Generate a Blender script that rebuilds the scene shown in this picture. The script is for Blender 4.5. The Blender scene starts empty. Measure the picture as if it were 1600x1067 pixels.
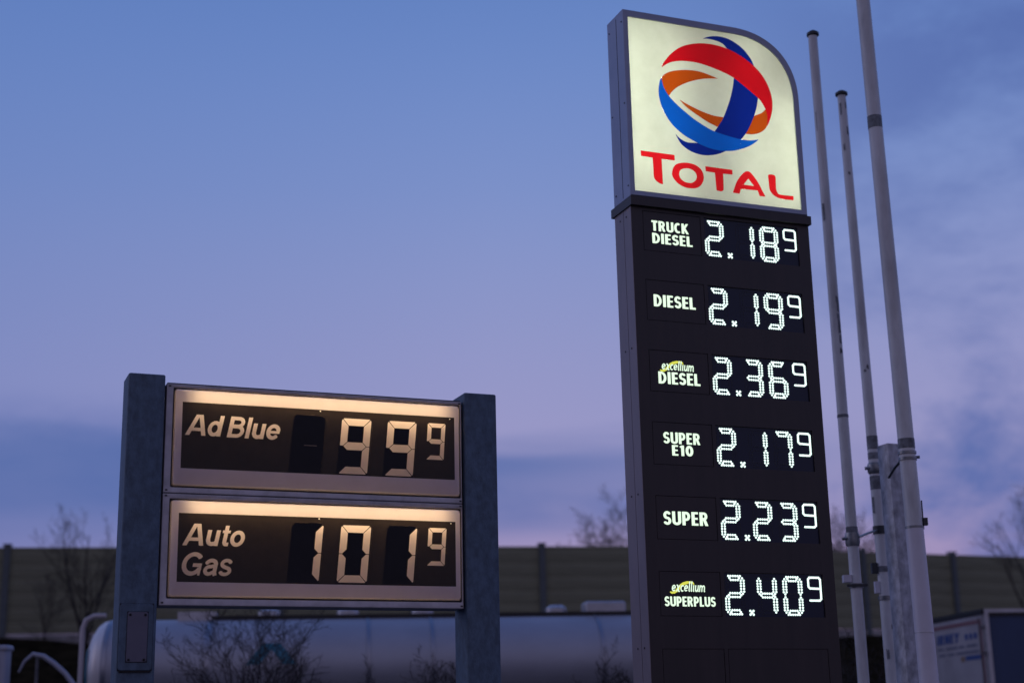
import bpy, math, random
import numpy as np
from mathutils import Vector, Matrix
random.seed(7)
SC = bpy.context.scene
COL = SC.collection
R = math.radians

# ------------------------------------------------------------------ camera
PITCH, ROLL, FPX = 0.258, -0.0219, 2356.6
cam_d = bpy.data.cameras.new('camera')
cam_d.sensor_width = 36.0
cam_d.lens = FPX / 1600 * 36
cam_d.clip_end = 2000
cam_d.dof.use_dof = True
cam_d.dof.focus_distance = 10.35
cam_d.dof.aperture_fstop = 1.2
cam = bpy.data.objects.new('camera', cam_d)
COL.objects.link(cam)
_u = Vector((0, -math.sin(PITCH), math.cos(PITCH)))
_x = Vector((1, 0, 0))
_f = Vector((0, math.cos(PITCH), math.sin(PITCH)))
_X = _x * math.cos(ROLL) + _u * math.sin(ROLL)
_U = -_x * math.sin(ROLL) + _u * math.cos(ROLL)
M = Matrix((_X, _U, -_f)).transposed().to_4x4()
M.translation = Vector((0, 0, 1.6))
cam.matrix_world = M
SC.camera = cam

# ------------------------------------------------------------------ view
SC.view_settings.view_transform = 'Standard'
SC.view_settings.look = 'None'
SC.view_settings.exposure = 0
SC.view_settings.gamma = 1
SC.cycles.max_bounces = 10
SC.cycles.transmission_bounces = 10
SC.cycles.use_denoising = True
SC.cycles.sample_clamp_indirect = 4.0


def lin(r, g, b):
    def c(v):
        v /= 255.0
        return v / 12.92 if v <= 0.04045 else ((v + 0.055) / 1.055) ** 2.4
    return (c(r), c(g), c(b), 1.0)


# ------------------------------------------------------------------ world: dusk sky
world = bpy.data.worlds.new('World')
SC.world = world
world.use_nodes = True
wt = world.node_tree
wt.nodes.clear()


def N(t, kind, **kw):
    n = t.nodes.new(kind)
    for k, v in kw.items():
        setattr(n, k, v)
    return n


def math_node(t, op, a, b=None, clamp=False):
    n = N(t, 'ShaderNodeMath', operation=op, use_clamp=clamp)
    for i, v in enumerate((a, b)):
        if v is None:
            continue
        if isinstance(v, (int, float)):
            n.inputs[i].default_value = v
        else:
            t.links.new(v, n.inputs[i])
    return n.outputs[0]


def ramp(t, fac, stops, interp='LINEAR'):
    n = N(t, 'ShaderNodeValToRGB')
    n.color_ramp.interpolation = interp
    el = n.color_ramp.elements
    while len(el) < len(stops):
        el.new(0.5)
    for e, (p, c) in zip(el, stops):
        e.position = p
        e.color = c
    t.links.new(fac, n.inputs[0])
    return n.outputs[0]


def mix(t, fac, a, b, blend='MIX'):
    n = N(t, 'ShaderNodeMix', data_type='RGBA', blend_type=blend)
    for i, v in ((0, fac), (6, a), (7, b)):
        if isinstance(v, (int, float)):
            n.inputs[i].default_value = v
        elif isinstance(v, tuple):
            n.inputs[i].default_value = v
        else:
            t.links.new(v, n.inputs[i])
    return n.outputs[2]


tc = N(wt, 'ShaderNodeTexCoord')
sep = N(wt, 'ShaderNodeSeparateXYZ')
wt.links.new(tc.outputs['Generated'], sep.inputs[0])
base = ramp(wt, sep.outputs[2], [
    (0.0, lin(172, 142, 178)), (0.10, lin(166, 146, 186)), (0.15, lin(158, 151, 194)), (0.20, lin(152, 152, 198)),
    (0.27, lin(142, 150, 199)), (0.35, lin(125, 146, 201)), (0.46, lin(100, 133, 197)), (0.65, lin(78, 110, 174)),
    (1.0, lin(58, 88, 150))], 'B_SPLINE')
# bluer and a little darker towards the left (west-north-west)
leftness = math_node(wt, 'MULTIPLY_ADD', sep.outputs[0], -1.3)
leftness.node.inputs[2].default_value = -0.02
leftness.node.use_clamp = True
base = mix(wt, math_node(wt, 'MULTIPLY', leftness, 0.85, True), base, lin(84, 116, 182))
# thin bluish cloud veils
mp = N(wt, 'ShaderNodeMapping')
mp.inputs['Scale'].default_value = (4.2, 4.2, 8.5)
mp.inputs['Location'].default_value = (1.7, 0.4, 2.1)
wt.links.new(tc.outputs['Generated'], mp.inputs[0])
nz = N(wt, 'ShaderNodeTexNoise')
nz.inputs['Scale'].default_value = 1.0
nz.inputs['Detail'].default_value = 6
nz.inputs['Roughness'].default_value = 0.62
nz.inputs['Distortion'].default_value = 0.15
wt.links.new(mp.outputs[0], nz.inputs[0])
cl = ramp(wt, nz.outputs[0], [(0.40, (0, 0, 0, 1)), (0.64, (1, 1, 1, 1))], 'EASE')
rightness = ramp(wt, sep.outputs[0], [(0.08, (0, 0, 0, 1)), (0.3, (1, 1, 1, 1))], 'EASE')
lowband = ramp(wt, sep.outputs[2], [(0.12, (0.0, 0.0, 0.0, 1)), (0.155, (1, 1, 1, 1)), (0.19, (1, 1, 1, 1)), (0.23, (0, 0, 0, 1))], 'EASE')
wgt = math_node(wt, 'ADD', math_node(wt, 'MULTIPLY', rightness, 0.75), math_node(wt, 'MULTIPLY', lowband, 0.55), True)
cmask = math_node(wt, 'MULTIPLY', cl, wgt)
sky = mix(wt, cmask, base, lin(82, 104, 168))
# broad low cloud bank along the horizon, denser on the left
mp2 = N(wt, 'ShaderNodeMapping')
mp2.inputs['Scale'].default_value = (1.6, 1.6, 14.0)
mp2.inputs['Location'].default_value = (0.3, 0.9, 0.25)
wt.links.new(tc.outputs['Generated'], mp2.inputs[0])
nz2 = N(wt, 'ShaderNodeTexNoise')
nz2.inputs['Detail'].default_value = 4
nz2.inputs['Scale'].default_value = 1.2
wt.links.new(mp2.outputs[0], nz2.inputs[0])
zz = math_node(wt, 'ADD', sep.outputs[2], math_node(wt, 'MULTIPLY', math_node(wt, 'SUBTRACT', nz2.outputs[0], 0.5), 0.09))
bank = ramp(wt, zz, [(0.10, (0.05, 0.05, 0.05, 1)), (0.135, (0.65, 0.65, 0.65, 1)), (0.175, (0.95, 0.95, 0.95, 1)), (0.20, (0, 0, 0, 1))], 'EASE')
bfac = math_node(wt, 'MULTIPLY', bank, ramp(wt, sep.outputs[0], [(0.0, (0.85, 0.85, 0.85, 1)), (0.22, (0.2, 0.2, 0.2, 1))]))
sky = mix(wt, bfac, sky, lin(84, 108, 168))
# below the horizon: dark land
sky = mix(wt, ramp(wt, sep.outputs[2], [(0.0, (1, 1, 1, 1)), (0.012, (0, 0, 0, 1))]), sky, lin(34, 34, 42))
bg = N(wt, 'ShaderNodeBackground')
# behind the camera the dusk sky turns greyer and warmer
back = ramp(wt, math_node(wt, 'MULTIPLY_ADD', sep.outputs[1], 0.5), [(0.0, (0.85, 0.85, 0.85, 1)), (0.62, (0, 0, 0, 1))], 'EASE')
back.node.inputs[0].links[0].from_node.inputs[2].default_value = 0.5
back = math_node(wt, 'MULTIPLY', back, ramp(wt, sep.outputs[2], [(0.0, (0, 0, 0, 1)), (0.012, (1, 1, 1, 1))]))
sky = mix(wt, back, sky, lin(143, 133, 156))
wt.links.new(sky, bg.inputs[0])
bg.inputs[1].default_value = 1.0
wo = N(wt, 'ShaderNodeOutputWorld')
wt.links.new(bg.outputs[0], wo.inputs[0])

# afterglow: one very soft, very weak sun low on the left
sun_d = bpy.data.lights.new('sun', 'SUN')
sun_d.energy = 0.22
sun_d.angle = R(35)
sun_d.color = (1.0, 0.80, 0.86)
sun = bpy.data.objects.new('sun', sun_d)
COL.objects.link(sun)
sun.rotation_euler = Vector((-0.93, 0.12, 0.34)).to_track_quat('Z', 'Y').to_euler()


# ------------------------------------------------------------------ materials
def material(name, color, rough=0.6, metal=0.0, var=0.0, vscale=6.0, bump=0.0, bscale=40.0, stretch=(1, 1, 1),
             col2=None, spec=0.5, coat=0.0):
    m = bpy.data.materials.new(name)
    m.use_nodes = True
    t = m.node_tree
    b = t.nodes['Principled BSDF']
    b.inputs['Base Color'].default_value = color
    b.inputs['Roughness'].default_value = rough
    b.inputs['Metallic'].default_value = metal
    b.inputs['Specular IOR Level'].default_value = spec
    b.inputs['Coat Weight'].default_value = coat
    if var or bump or col2:
        c = N(t, 'ShaderNodeTexCoord')
        mpp = N(t, 'ShaderNodeMapping')
        mpp.inputs['Scale'].default_value = stretch
        t.links.new(c.outputs['Object'], mpp.inputs[0])
        n = N(t, 'ShaderNodeTexNoise')
        n.inputs['Scale'].default_value = vscale
        n.inputs['Detail'].default_value = 7
        n.inputs['Roughness'].default_value = 0.62
        t.links.new(mpp.outputs[0], n.inputs[0])
        dark = col2 or tuple(v * (1 - var) for v in color[:3]) + (1,)
        lite = color if col2 else tuple(min(1, v * (1 + var)) for v in color[:3]) + (1,)
        cr = ramp(t, n.outputs[0], [(0.35, dark), (0.65, lite)])
        t.links.new(cr, b.inputs['Base Color'])
        rr = N(t, 'ShaderNodeMapRange')
        rr.inputs[3].default_value = max(0.03, rough - 0.1)
        rr.inputs[4].default_value = min(1, rough + 0.1)
        t.links.new(n.outputs[0], rr.inputs[0])
        t.links.new(rr.outputs[0], b.inputs['Roughness'])
        if bump:
            n2 = N(t, 'ShaderNodeTexNoise')
            n2.inputs['Scale'].default_value = bscale
            n2.inputs['Detail'].default_value = 4
            t.links.new(mpp.outputs[0], n2.inputs[0])
            bp = N(t, 'ShaderNodeBump')
            bp.inputs['Strength'].default_value = bump
            bp.inputs['Distance'].default_value = 0.01
            t.links.new(n2.outputs[0], bp.inputs['Height'])
            t.links.new(bp.outputs[0], b.inputs['Normal'])
    return m


def emitter(name, color, strength, sample=False):
    m = bpy.data.materials.new(name)
    m.use_nodes = True
    b = m.node_tree.nodes['Principled BSDF']
    b.inputs['Base Color'].default_value = (0.3, 0.3, 0.3, 1)
    b.inputs['Emission Color'].default_value = color
    b.inputs['Emission Strength'].default_value = strength
    if not sample:
        m.cycles.emission_sampling = 'NONE'
    return m


def translucent(name, color, diff=0.35, gloss=0.25, front=None, grime=0.0):
    """acrylic sheet or coloured film: scatters light from behind, and reflects light from in front"""
    m = bpy.data.materials.new(name)
    m.use_nodes = True
    t = m.node_tree
    t.nodes.clear()
    tr = N(t, 'ShaderNodeBsdfTranslucent')
    tr.inputs[0].default_value = color
    df = N(t, 'ShaderNodeBsdfDiffuse')
    df.inputs[0].default_value = front or color
    if grime:
        c = N(t, 'ShaderNodeTexCoord')
        big_ = N(t, 'ShaderNodeTexNoise')
        big_.inputs['Scale'].default_value = 5
        big_.inputs['Detail'].default_value = 8
        big_.inputs['Roughness'].default_value = 0.7
        t.links.new(c.outputs['Object'], big_.inputs[0])
        dirt = ramp(t, big_.outputs[0], [(0.35, (1 - grime, 1 - grime, 1 - grime * 1.2, 1)), (0.6, (1, 1, 1, 1))])
        for nd, cc in ((tr, color), (df, front or color)):
            t.links.new(mix(t, 1.0, dirt, cc, 'MULTIPLY'), nd.inputs[0])
    gl = N(t, 'ShaderNodeBsdfGlossy')
    gl.inputs['Roughness'].default_value = 0.22
    gl.inputs[0].default_value = (1, 1, 1, 1)
    m1 = N(t, 'ShaderNodeMixShader')
    m1.inputs[0].default_value = diff
    t.links.new(tr.outputs[0], m1.inputs[1])
    t.links.new(df.outputs[0], m1.inputs[2])
    fr = N(t, 'ShaderNodeFresnel')
    fr.inputs[0].default_value = 1.45
    mm = math_node(t, 'MULTIPLY', fr.outputs[0], gloss)
    m2 = N(t, 'ShaderNodeMixShader')
    t.links.new(mm, m2.inputs[0])
    t.links.new(m1.outputs[0], m2.inputs[1])
    t.links.new(gl.outputs[0], m2.inputs[2])
    o = N(t, 'ShaderNodeOutputMaterial')
    t.links.new(m2.outputs[0], o.inputs[0])
    return m


MAT = dict(
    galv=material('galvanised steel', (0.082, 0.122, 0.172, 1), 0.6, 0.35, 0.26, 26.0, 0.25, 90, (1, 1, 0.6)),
    galv_pole=material('galvanised post', (0.40, 0.41, 0.45, 1), 0.55, 0.3, 0.4, 11.0, 0.2, 50, (1, 1, 0.7)),
    hatchplate=material('dull violet grey plate', (0.115, 0.11, 0.15, 1), 0.6, 0.1, 0.1, 8),
    rack=material('brown black coated steel', (0.028, 0.0185, 0.0170, 1), 0.48, 0.0, 0.28, 7, 0.03, 200, (1, 1, .12)),
    side=material('grey brown coated steel', (0.24, 0.195, 0.205, 1), 0.45, 0.2, 0.12, 2.5, 0.03, 200, (1, 1, .4)),
    alu=material('anodised frame', (0.27, 0.29, 0.37, 1), 0.42, 0.5, 0.08, 3.0),
    boxalu=material('box frame aluminium', (0.44, 0.41, 0.43, 1), 0.5, 0.2, 0.18, 8.0, 0.04, 120),
    inside=material('white reflector', (0.85, 0.85, 0.83, 1), 0.8),
    inside_old=material('yellowed reflector', (0.16, 0.13, 0.10, 1), 0.8),
    black=material('black plastic', (0.006, 0.006, 0.008, 1), 0.5),
    screw=material('dark screw', (0.012, 0.012, 0.015, 1), 0.4, 0.6),
    navy=material('display glass', (0.003, 0.009, 0.032, 1), 0.3, 0.0, 0.0, spec=0.35),
    ledoff=material('unlit diode', (0.012, 0.012, 0.016, 1), 0.5),
    plate=material('segment plate', (0.0105, 0.009, 0.0105, 1), 0.5, 0.0, 0.3, 6, spec=0.25),
    pole=material('white painted pole', (0.54, 0.545, 0.55, 1), 0.42, 0.0, 0.24, 5.0, 0.04, 60, (1, 1, .25)),
    pole_white=material('white plastic sleeve', (0.60, 0.58, 0.64, 1), 0.4, 0.0, 0.06, 3.0),
    tape=material('weathered dark tape', (0.14, 0.15, 0.165, 1), 0.6, 0.0, 0.5, 18),
    steel=material('dull steel clamp', (0.22, 0.23, 0.24, 1), 0.4, 0.7, 0.3, 12),
    darkcap=material('dark pole cap', (0.02, 0.025, 0.03, 1), 0.5),
    barrier=material('olive barrier panel', (0.20, 0.205, 0.135, 1), 0.8, 0.0, 0.12, 0.5, stretch=(1, 1, 4)),
    bpost=material('grey green steel post', (0.085, 0.105, 0.115, 1), 0.6, 0.2, 0.15, 3),
    concrete=material('grey concrete plinth', (0.24, 0.23, 0.23, 1), 0.85, 0.0, 0.35, 1.6, 0.3, 14),
    grass=material('dark winter grass', (0.026, 0.020, 0.011, 1), 1.0, 0.0, 0.0, 1.8, 0.9, 9, col2=(0.007, 0.006, 0.004, 1), spec=0.0),
    asphalt=material('asphalt', (0.05, 0.05, 0.052, 1), 0.9, 0.0, 0.25, 3, 0.5, 90),
    bark=material('dark bark', (0.026, 0.020, 0.018, 1), 0.9, 0.0, 0.3, 20),
    tank=material('polished tank skin', (0.34, 0.35, 0.40, 1), 0.5, 0.35, 0.07, 1.4, 0.02, 6, (0.6, 1, 1)),
    tankband=material('tank band', (0.30, 0.31, 0.36, 1), 0.4, 0.8),
    tankhead=material('painted tank end', (0.62, 0.60, 0.60, 1), 0.35, 0.1, 0.05, 2),
    teal=material('teal livery film', (0.02, 0.16, 0.24, 1), 0.4),
    trailer_grey=material('trailer steel', (0.10, 0.10, 0.11, 1), 0.55, 0.3, 0.3, 5),
    tyre=material('tyre rubber', (0.02, 0.02, 0.02, 1), 0.85),
    hatchm=material('pale hatch metal', (0.42, 0.42, 0.45, 1), 0.4, 0.5, 0.1, 4),
    tarp=material('blue tarpaulin', (0.020, 0.042, 0.105, 1), 0.5, 0.0, 0.18, 1.2, 0.2, 3, (1, 1, .3)),
    reardoor=material('white trailer door', (0.30, 0.29, 0.31, 1), 0.5, 0.0, 0.12, 1.5),
    redline=material('red trim line', (0.17, 0.075, 0.085, 1), 0.5),
    bluepaint=material('blue lettering', (0.025, 0.06, 0.20, 1), 0.5),
    greypaint=material('grey lettering', (0.10, 0.11, 0.16, 1), 0.5),
    orangepaint=material('ochre lettering', (0.20, 0.13, 0.08, 1), 0.5),
    rail=material('pale painted rail', (0.42, 0.38, 0.40, 1), 0.45),
    cabinet=material('pale grey cabinet', (0.30, 0.31, 0.38, 1), 0.5, 0, 0.08, 2),
    tube_warm=emitter('warm fluorescent tube', (1.0, 0.65, 0.35, 1), 21.0, True),
    tube_cool=emitter('white fluorescent tube', (0.92, 1.0, 0.80, 1), 6.3, True),
    acryl=translucent('white acrylic tray', (0.60, 0.585, 0.57, 1), 0.5, 0.5, front=(0.66, 0.61, 0.76, 1), grime=0.06),
    film_dark=translucent('charcoal film', (0.022, 0.018, 0.014, 1), 0.25, 0.7, front=(0.012, 0.011, 0.014, 1), grime=0.3),
    seg=translucent('pale segment', (0.95, 0.91, 0.86, 1), 0.3, 0.3, front=(0.66, 0.61, 0.76, 1), grime=0.06),
    face=translucent('cream sign face', (0.80, 0.80, 0.72, 1), 0.4, 0.4, grime=0.07),
    f_red=translucent('red film', (0.66, 0.004, 0.010, 1), 0.4, 0.4),
    f_redtext=translucent('bright red film', (0.80, 0.010, 0.016, 1), 0.4, 0.4),
    f_orange=translucent('orange film', (0.55, 0.075, 0.002, 1), 0.4, 0.4),
    f_blue=translucent('light blue film', (0.002, 0.10, 0.62, 1), 0.4, 0.4),
    f_navy=translucent('dark blue film', (0.002, 0.016, 0.27, 1), 0.4, 0.4),
    led=emitter('lit diode', (0.78, 1.0, 0.92, 1), 1.5),
    lettering=emitter('backlit lettering', (0.78, 1.0, 0.74, 1), 1.1),
    swoosh=emitter('yellow backlit swoosh', (0.72, 0.74, 0.03, 1), 0.95),
    spark=emitter('light through pinhole', (1.0, 0.85, 0.5, 1), 1.3),
)


# ------------------------------------------------------------------ mesh helpers
class MB:
    def __init__(s):
        s.v, s.f = [], []

    def add(s, verts, faces):
        o = len(s.v)
        s.v += [tuple(p) for p in verts]
        s.f += [tuple(i + o for i in f) for f in faces]
        return s

    def box(s, x0, x1, y0, y1, z0, z1):
        return s.add([(x0, y0, z0), (x1, y0, z0), (x1, y1, z0), (x0, y1, z0), (x0, y0, z1), (x1, y0, z1), (x1, y1, z1), (x0, y1, z1)],
                     [(0, 3, 2, 1), (4, 5, 6, 7), (0, 1, 5, 4), (1, 2, 6, 5), (2, 3, 7, 6), (3, 0, 4, 7)])

    def rbox(s, x0, x1, y0, y1, z0, z1, r=0.02, n=4, cap=0.0):
        """box with rounded vertical edges"""
        def ring(z, i):
            pts = []
            for (cx, cy, a0) in ((x1 - r, y1 - r, 0), (x0 + r, y1 - r, 90), (x0 + r, y0 + r, 180), (x1 - r, y0 + r, 270)):
                for k in range(n + 1):
                    a = R(a0 + 90 * k / n)
                    pts.append((cx + (r - i) * math.cos(a), cy + (r - i) * math.sin(a), z))
            return pts
        rings = [ring(z0, 0), ring(z1 - cap, 0)] + ([ring(z1, min(cap, r * .9))] if cap else [])
        m = len(rings[0])
        vs = [p for q in rings for p in q]
        fs = []
        for j in range(len(rings) - 1):
            for i in range(m):
                fs.append((j * m + i, j * m + (i + 1) % m, (j + 1) * m + (i + 1) % m, (j + 1) * m + i))
        fs.append(tuple(range(m))[::-1])
        fs.append(tuple(range((len(rings) - 1) * m, len(rings) * m)))
        return s.add(vs, fs)

    def tube(s, pts, rad, n=8, caps=True):
        pts = [Vector(p) for p in pts]
        if not hasattr(rad, '__len__'):
            rad = [rad] * len(pts)
        vs, fs = [], []
        t0 = (pts[1] - pts[0]).normalized()
        up = Vector((0, 0, 1)) if abs(t0.z) < 0.9 else Vector((0, 1, 0))
        a = t0.cross(up).normalized()
        for i, p in enumerate(pts):
            t = (pts[min(i + 1, len(pts) - 1)] - pts[max(i - 1, 0)]).normalized()
            a = (a - t * a.dot(t)).normalized()
            b = t.cross(a)
            for k in range(n):
                g = 2 * math.pi * k / n
                vs.append(p + (a * math.cos(g) + b * math.sin(g)) * rad[i])
        for i in range(len(pts) - 1):
            for k in range(n):
                fs.append((i * n + k, i * n + (k + 1) % n, (i + 1) * n + (k + 1) % n, (i + 1) * n + k))
        if caps:
            fs.append(tuple(range(n))[::-1])
            fs.append(tuple(range((len(pts) - 1) * n, len(pts) * n)))
        return s.add(vs, fs)

    def prism(s, poly, y0, y1):
        """polygon in (x, z), extruded along y"""
        m = len(poly)
        vs = [(x, y0, z) for x, z in poly] + [(x, y1, z) for x, z in poly]
        fs = [tuple(range(m)), tuple(range(m, 2 * m))[::-1]]
        fs += [(i, i + m, (i + 1) % m + m, (i + 1) % m) for i in range(m)]
        return s.add(vs, fs)

    def disc(s, x, y, z, r, n=8, depth=0.002):
        """small stud whose axis is y, front towards -y"""
        vs = [(x + r * math.cos(2 * math.pi * k / n), y, z + r * math.sin(2 * math.pi * k / n)) for k in range(n)]
        vs += [(x + r * .8 * math.cos(2 * math.pi * k / n), y - depth, z + r * .8 * math.sin(2 * math.pi * k / n)) for k in range(n)]
        fs = [(k, (k + 1) % n, (k + 1) % n + n, k + n) for k in range(n)] + [tuple(range(n, 2 * n))]
        return s.add(vs, fs)

    def mesh(s, name, mat, smooth=False, angle=None):
        me = bpy.data.meshes.new(name)
        me.from_pydata(s.v, [], s.f)
        me.materials.append(mat)
        if smooth:
            me.polygons.foreach_set('use_smooth', [True] * len(me.polygons))
            if angle:
                me.set_sharp_from_angle(angle=R(angle))
        me.update()
        return me

    def build(s, name, mat, parent=None, smooth=False, angle=None):
        if isinstance(mat, str):
            mat = MAT[mat]
        o = bpy.data.objects.new(name, s.mesh(name, mat, smooth, angle))
        COL.objects.link(o)
        if parent:
            o.parent = parent
        return o


def fix(o):
    """consistent outward normals"""
    import bmesh
    bm = bmesh.new()
    bm.from_mesh(o.data)
    bmesh.ops.recalc_face_normals(bm, faces=bm.faces)
    bm.to_mesh(o.data)
    bm.free()
    return o


def link_mesh(name, me, parent=None, loc=None, rot=None):
    o = bpy.data.objects.new(name, me)
    COL.objects.link(o)
    if parent:
        o.parent = parent
    if loc:
        o.location = loc
    if rot:
        o.rotation_euler = rot
    return o


def thing(name, label, cat, loc=(0, 0, 0), rz=0, group=None):
    o = bpy.data.objects.new(name, None)
    o.empty_display_size = 0.2
    COL.objects.link(o)
    o.location = loc
    o.rotation_euler = (0, 0, rz)
    o['label'] = label
    o['category'] = cat
    if group:
        o['group'] = group
    return o


# ------------------------------------------------------------------ signed-distance shapes for film, letters and segments
class Field:
    def __init__(s, x0, x1, z0, z1, h):
        s.x = np.linspace(x0, x1, int(round((x1 - x0) / h)) + 1)
        s.z = np.linspace(z0, z1, int(round((z1 - z0) / h)) + 1)
        s.X, s.Z = np.meshgrid(s.x, s.z)

    def big(s):
        return np.full(s.X.shape, 1.0)

    def poly(s, pts, pad=0.03):
        P = np.array(pts)
        out = s.big()
        i0, i1 = np.searchsorted(s.x, [P[:, 0].min() - pad, P[:, 0].max() + pad])
        j0, j1 = np.searchsorted(s.z, [P[:, 1].min() - pad, P[:, 1].max() + pad])
        X, Z = s.X[j0:j1, i0:i1], s.Z[j0:j1, i0:i1]
        d = np.full(X.shape, 9.0)
        ins = np.zeros(X.shape, bool)
        for a, b in zip(P, np.roll(P, -1, 0)):
            ex, ez = b - a
            L = ex * ex + ez * ez
            if L < 1e-14:
                continue
            t = np.clip(((X - a[0]) * ex + (Z - a[1]) * ez) / L, 0, 1)
            d = np.minimum(d, np.hypot(X - a[0] - t * ex, Z - a[1] - t * ez))
            if abs(ez) > 1e-12:
                c = ((Z < a[1]) != (Z < b[1])) & (X < ex * (Z - a[1]) / ez + a[0])
                ins ^= c
        out[j0:j1, i0:i1] = np.where(ins, -d, d)
        return out

    def rect(s, x0, x1, z0, z1, r=0.0):
        qx = np.abs(s.X - (x0 + x1) / 2) - (x1 - x0) / 2 + r
        qz = np.abs(s.Z - (z0 + z1) / 2) - (z1 - z0) / 2 + r
        return np.hypot(np.maximum(qx, 0), np.maximum(qz, 0)) + np.minimum(np.maximum(qx, qz), 0) - r

    def mesh(s, V, y, name, mat, parent=None):
        V = np.where(np.abs(V) < 1e-7, 1e-7, V)
        I = V < 0
        cnt = I[:-1, :-1].astype(int) + I[1:, :-1] + I[:-1, 1:] + I[1:, 1:]
        vs, fs = [], []
        x, z = s.x, s.z
        for j in range(cnt.shape[0]):
            row = cnt[j]
            if not row.any():
                continue
            full = np.concatenate([[0], (row == 4).astype(int), [0]])
            dlt = np.diff(full)
            for a, b in zip(np.where(dlt == 1)[0], np.where(dlt == -1)[0]):
                o = len(vs)
                vs += [(x[a], y, z[j]), (x[b], y, z[j]), (x[b], y, z[j + 1]), (x[a], y, z[j + 1])]
                fs.append((o, o + 1, o + 2, o + 3))
            for i in np.where((row > 0) & (row < 4))[0]:
                c = [(i, j), (i + 1, j), (i + 1, j + 1), (i, j + 1)]
                p = []
                for k in range(4):
                    (a0, b0), (a1, b1) = c[k], c[(k + 1) % 4]
                    v0, v1 = V[b0, a0], V[b1, a1]
                    if v0 < 0:
                        p.append((x[a0], y, z[b0]))
                    if (v0 < 0) != (v1 < 0):
                        t = v0 / (v0 - v1)
                        p.append((x[a0] + t * (x[a1] - x[a0]), y, z[b0] + t * (z[b1] - z[b0])))
                if len(p) >= 3:
                    o = len(vs)
                    vs += p
                    fs.append(tuple(range(o, o + len(p))))
        me = bpy.data.meshes.new(name)
        me.from_pydata([tuple(map(float, q)) for q in vs], [], fs)
        me.materials.append(MAT[mat])
        return link_mesh(name, me, parent)


# glyphs: (width, [strokes], clip_bottom, clip_top); a stroke is (points, half width, closed)
def arc(cx, cy, rx, ry, a0, a1, n=14):
    return [(cx + rx * math.cos(R(a0 + (a1 - a0) * k / n)), cy + ry * math.sin(R(a0 + (a1 - a0) * k / n))) for k in range(n + 1)]


H = 0.095
HEAVY = {   # bold grotesque, cap height 1
    'A': (0.95, [([(0.06, -0.1), (0.445, 1.1)], H, 0), ([(0.87, -0.1), (0.50, 1.1)], H, 0), ([(0.22, 0.29), (0.75, 0.29)], .08, 0)], 0, 1),
    'd': (0.66, [(arc(.315, .365, .225, .285, 0, 360, 26), .09, 1), ([(.555, 0), (.555, 1)], H, 0)], -0.015, 1),
    'B': (0.80, [([(.12, 0), (.12, 1)], H, 0), ([(.12, .915), (.42, .915)] + arc(.42, .73, .215, .185, 90, -90, 10) + [(.12, .545)], .085, 0),
                 ([(.12, .53), (.46, .53)] + arc(.44, .308, .235, .222, 90, -90, 10) + [(.12, .086)], .087, 0)], 0, 1),
    'l': (0.28, [([(.13, 0), (.13, 1)], H, 0)], 0, 1),
    'u': (0.66, [([(.12, .73), (.12, .30)] + arc(.31, .30, .19, .215, 180, 300, 10), .093, 0), ([(.515, 0), (.515, .73)], .093, 0), (arc(.33, .30, .185, .215, 270, 350, 6), .085, 0)], -0.015, .73),
    'e': (0.66, [(arc(.33, .365, .235, .285, 8, 322, 24), .09, 0), ([(.13, .355), (.63, .355)], .065, 0)], -0.015, .76),
    't': (0.40, [([(.19, .95), (.19, .2)] + arc(.29, .2, .10, .115, 180, 265, 6) + [(.39, .085)], .09, 0), ([(.02, .665), (.38, .665)], .065, 0)], 0, .95),
    'o': (0.68, [(arc(.335, .365, .24, .285, 0, 360, 26), .09, 1)], -0.015, .76),
    'G': (0.93, [(arc(.46, .5, .365, .42, 38, 335, 28), .095, 0), ([(.47, .45), (.855, .45)], .08, 0), ([(.80, .45), (.80, 0)], .055, 0)], -0.02, 1.02),
    'a': (0.64, [(arc(.30, .50, .20, .165, 172, 0, 12) + [(.50, .14), (.55, .0)], .085, 0), ([(.50, .44), (.30, .395)] + arc(.255, .235, .165, .16, 80, 300, 12) + [(.50, .19)], .08, 0)], -0.015, .76),
    's': (0.58, [(arc(.285, .535, .185, .145, 12, 235, 12) + [(.30, .365)] + arc(.285, .215, .20, .145, 55, -168, 12), .078, 0)], -0.015, .76),
    ' ': (0.25, [], 0, 1),
}
K = 0.112
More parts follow.
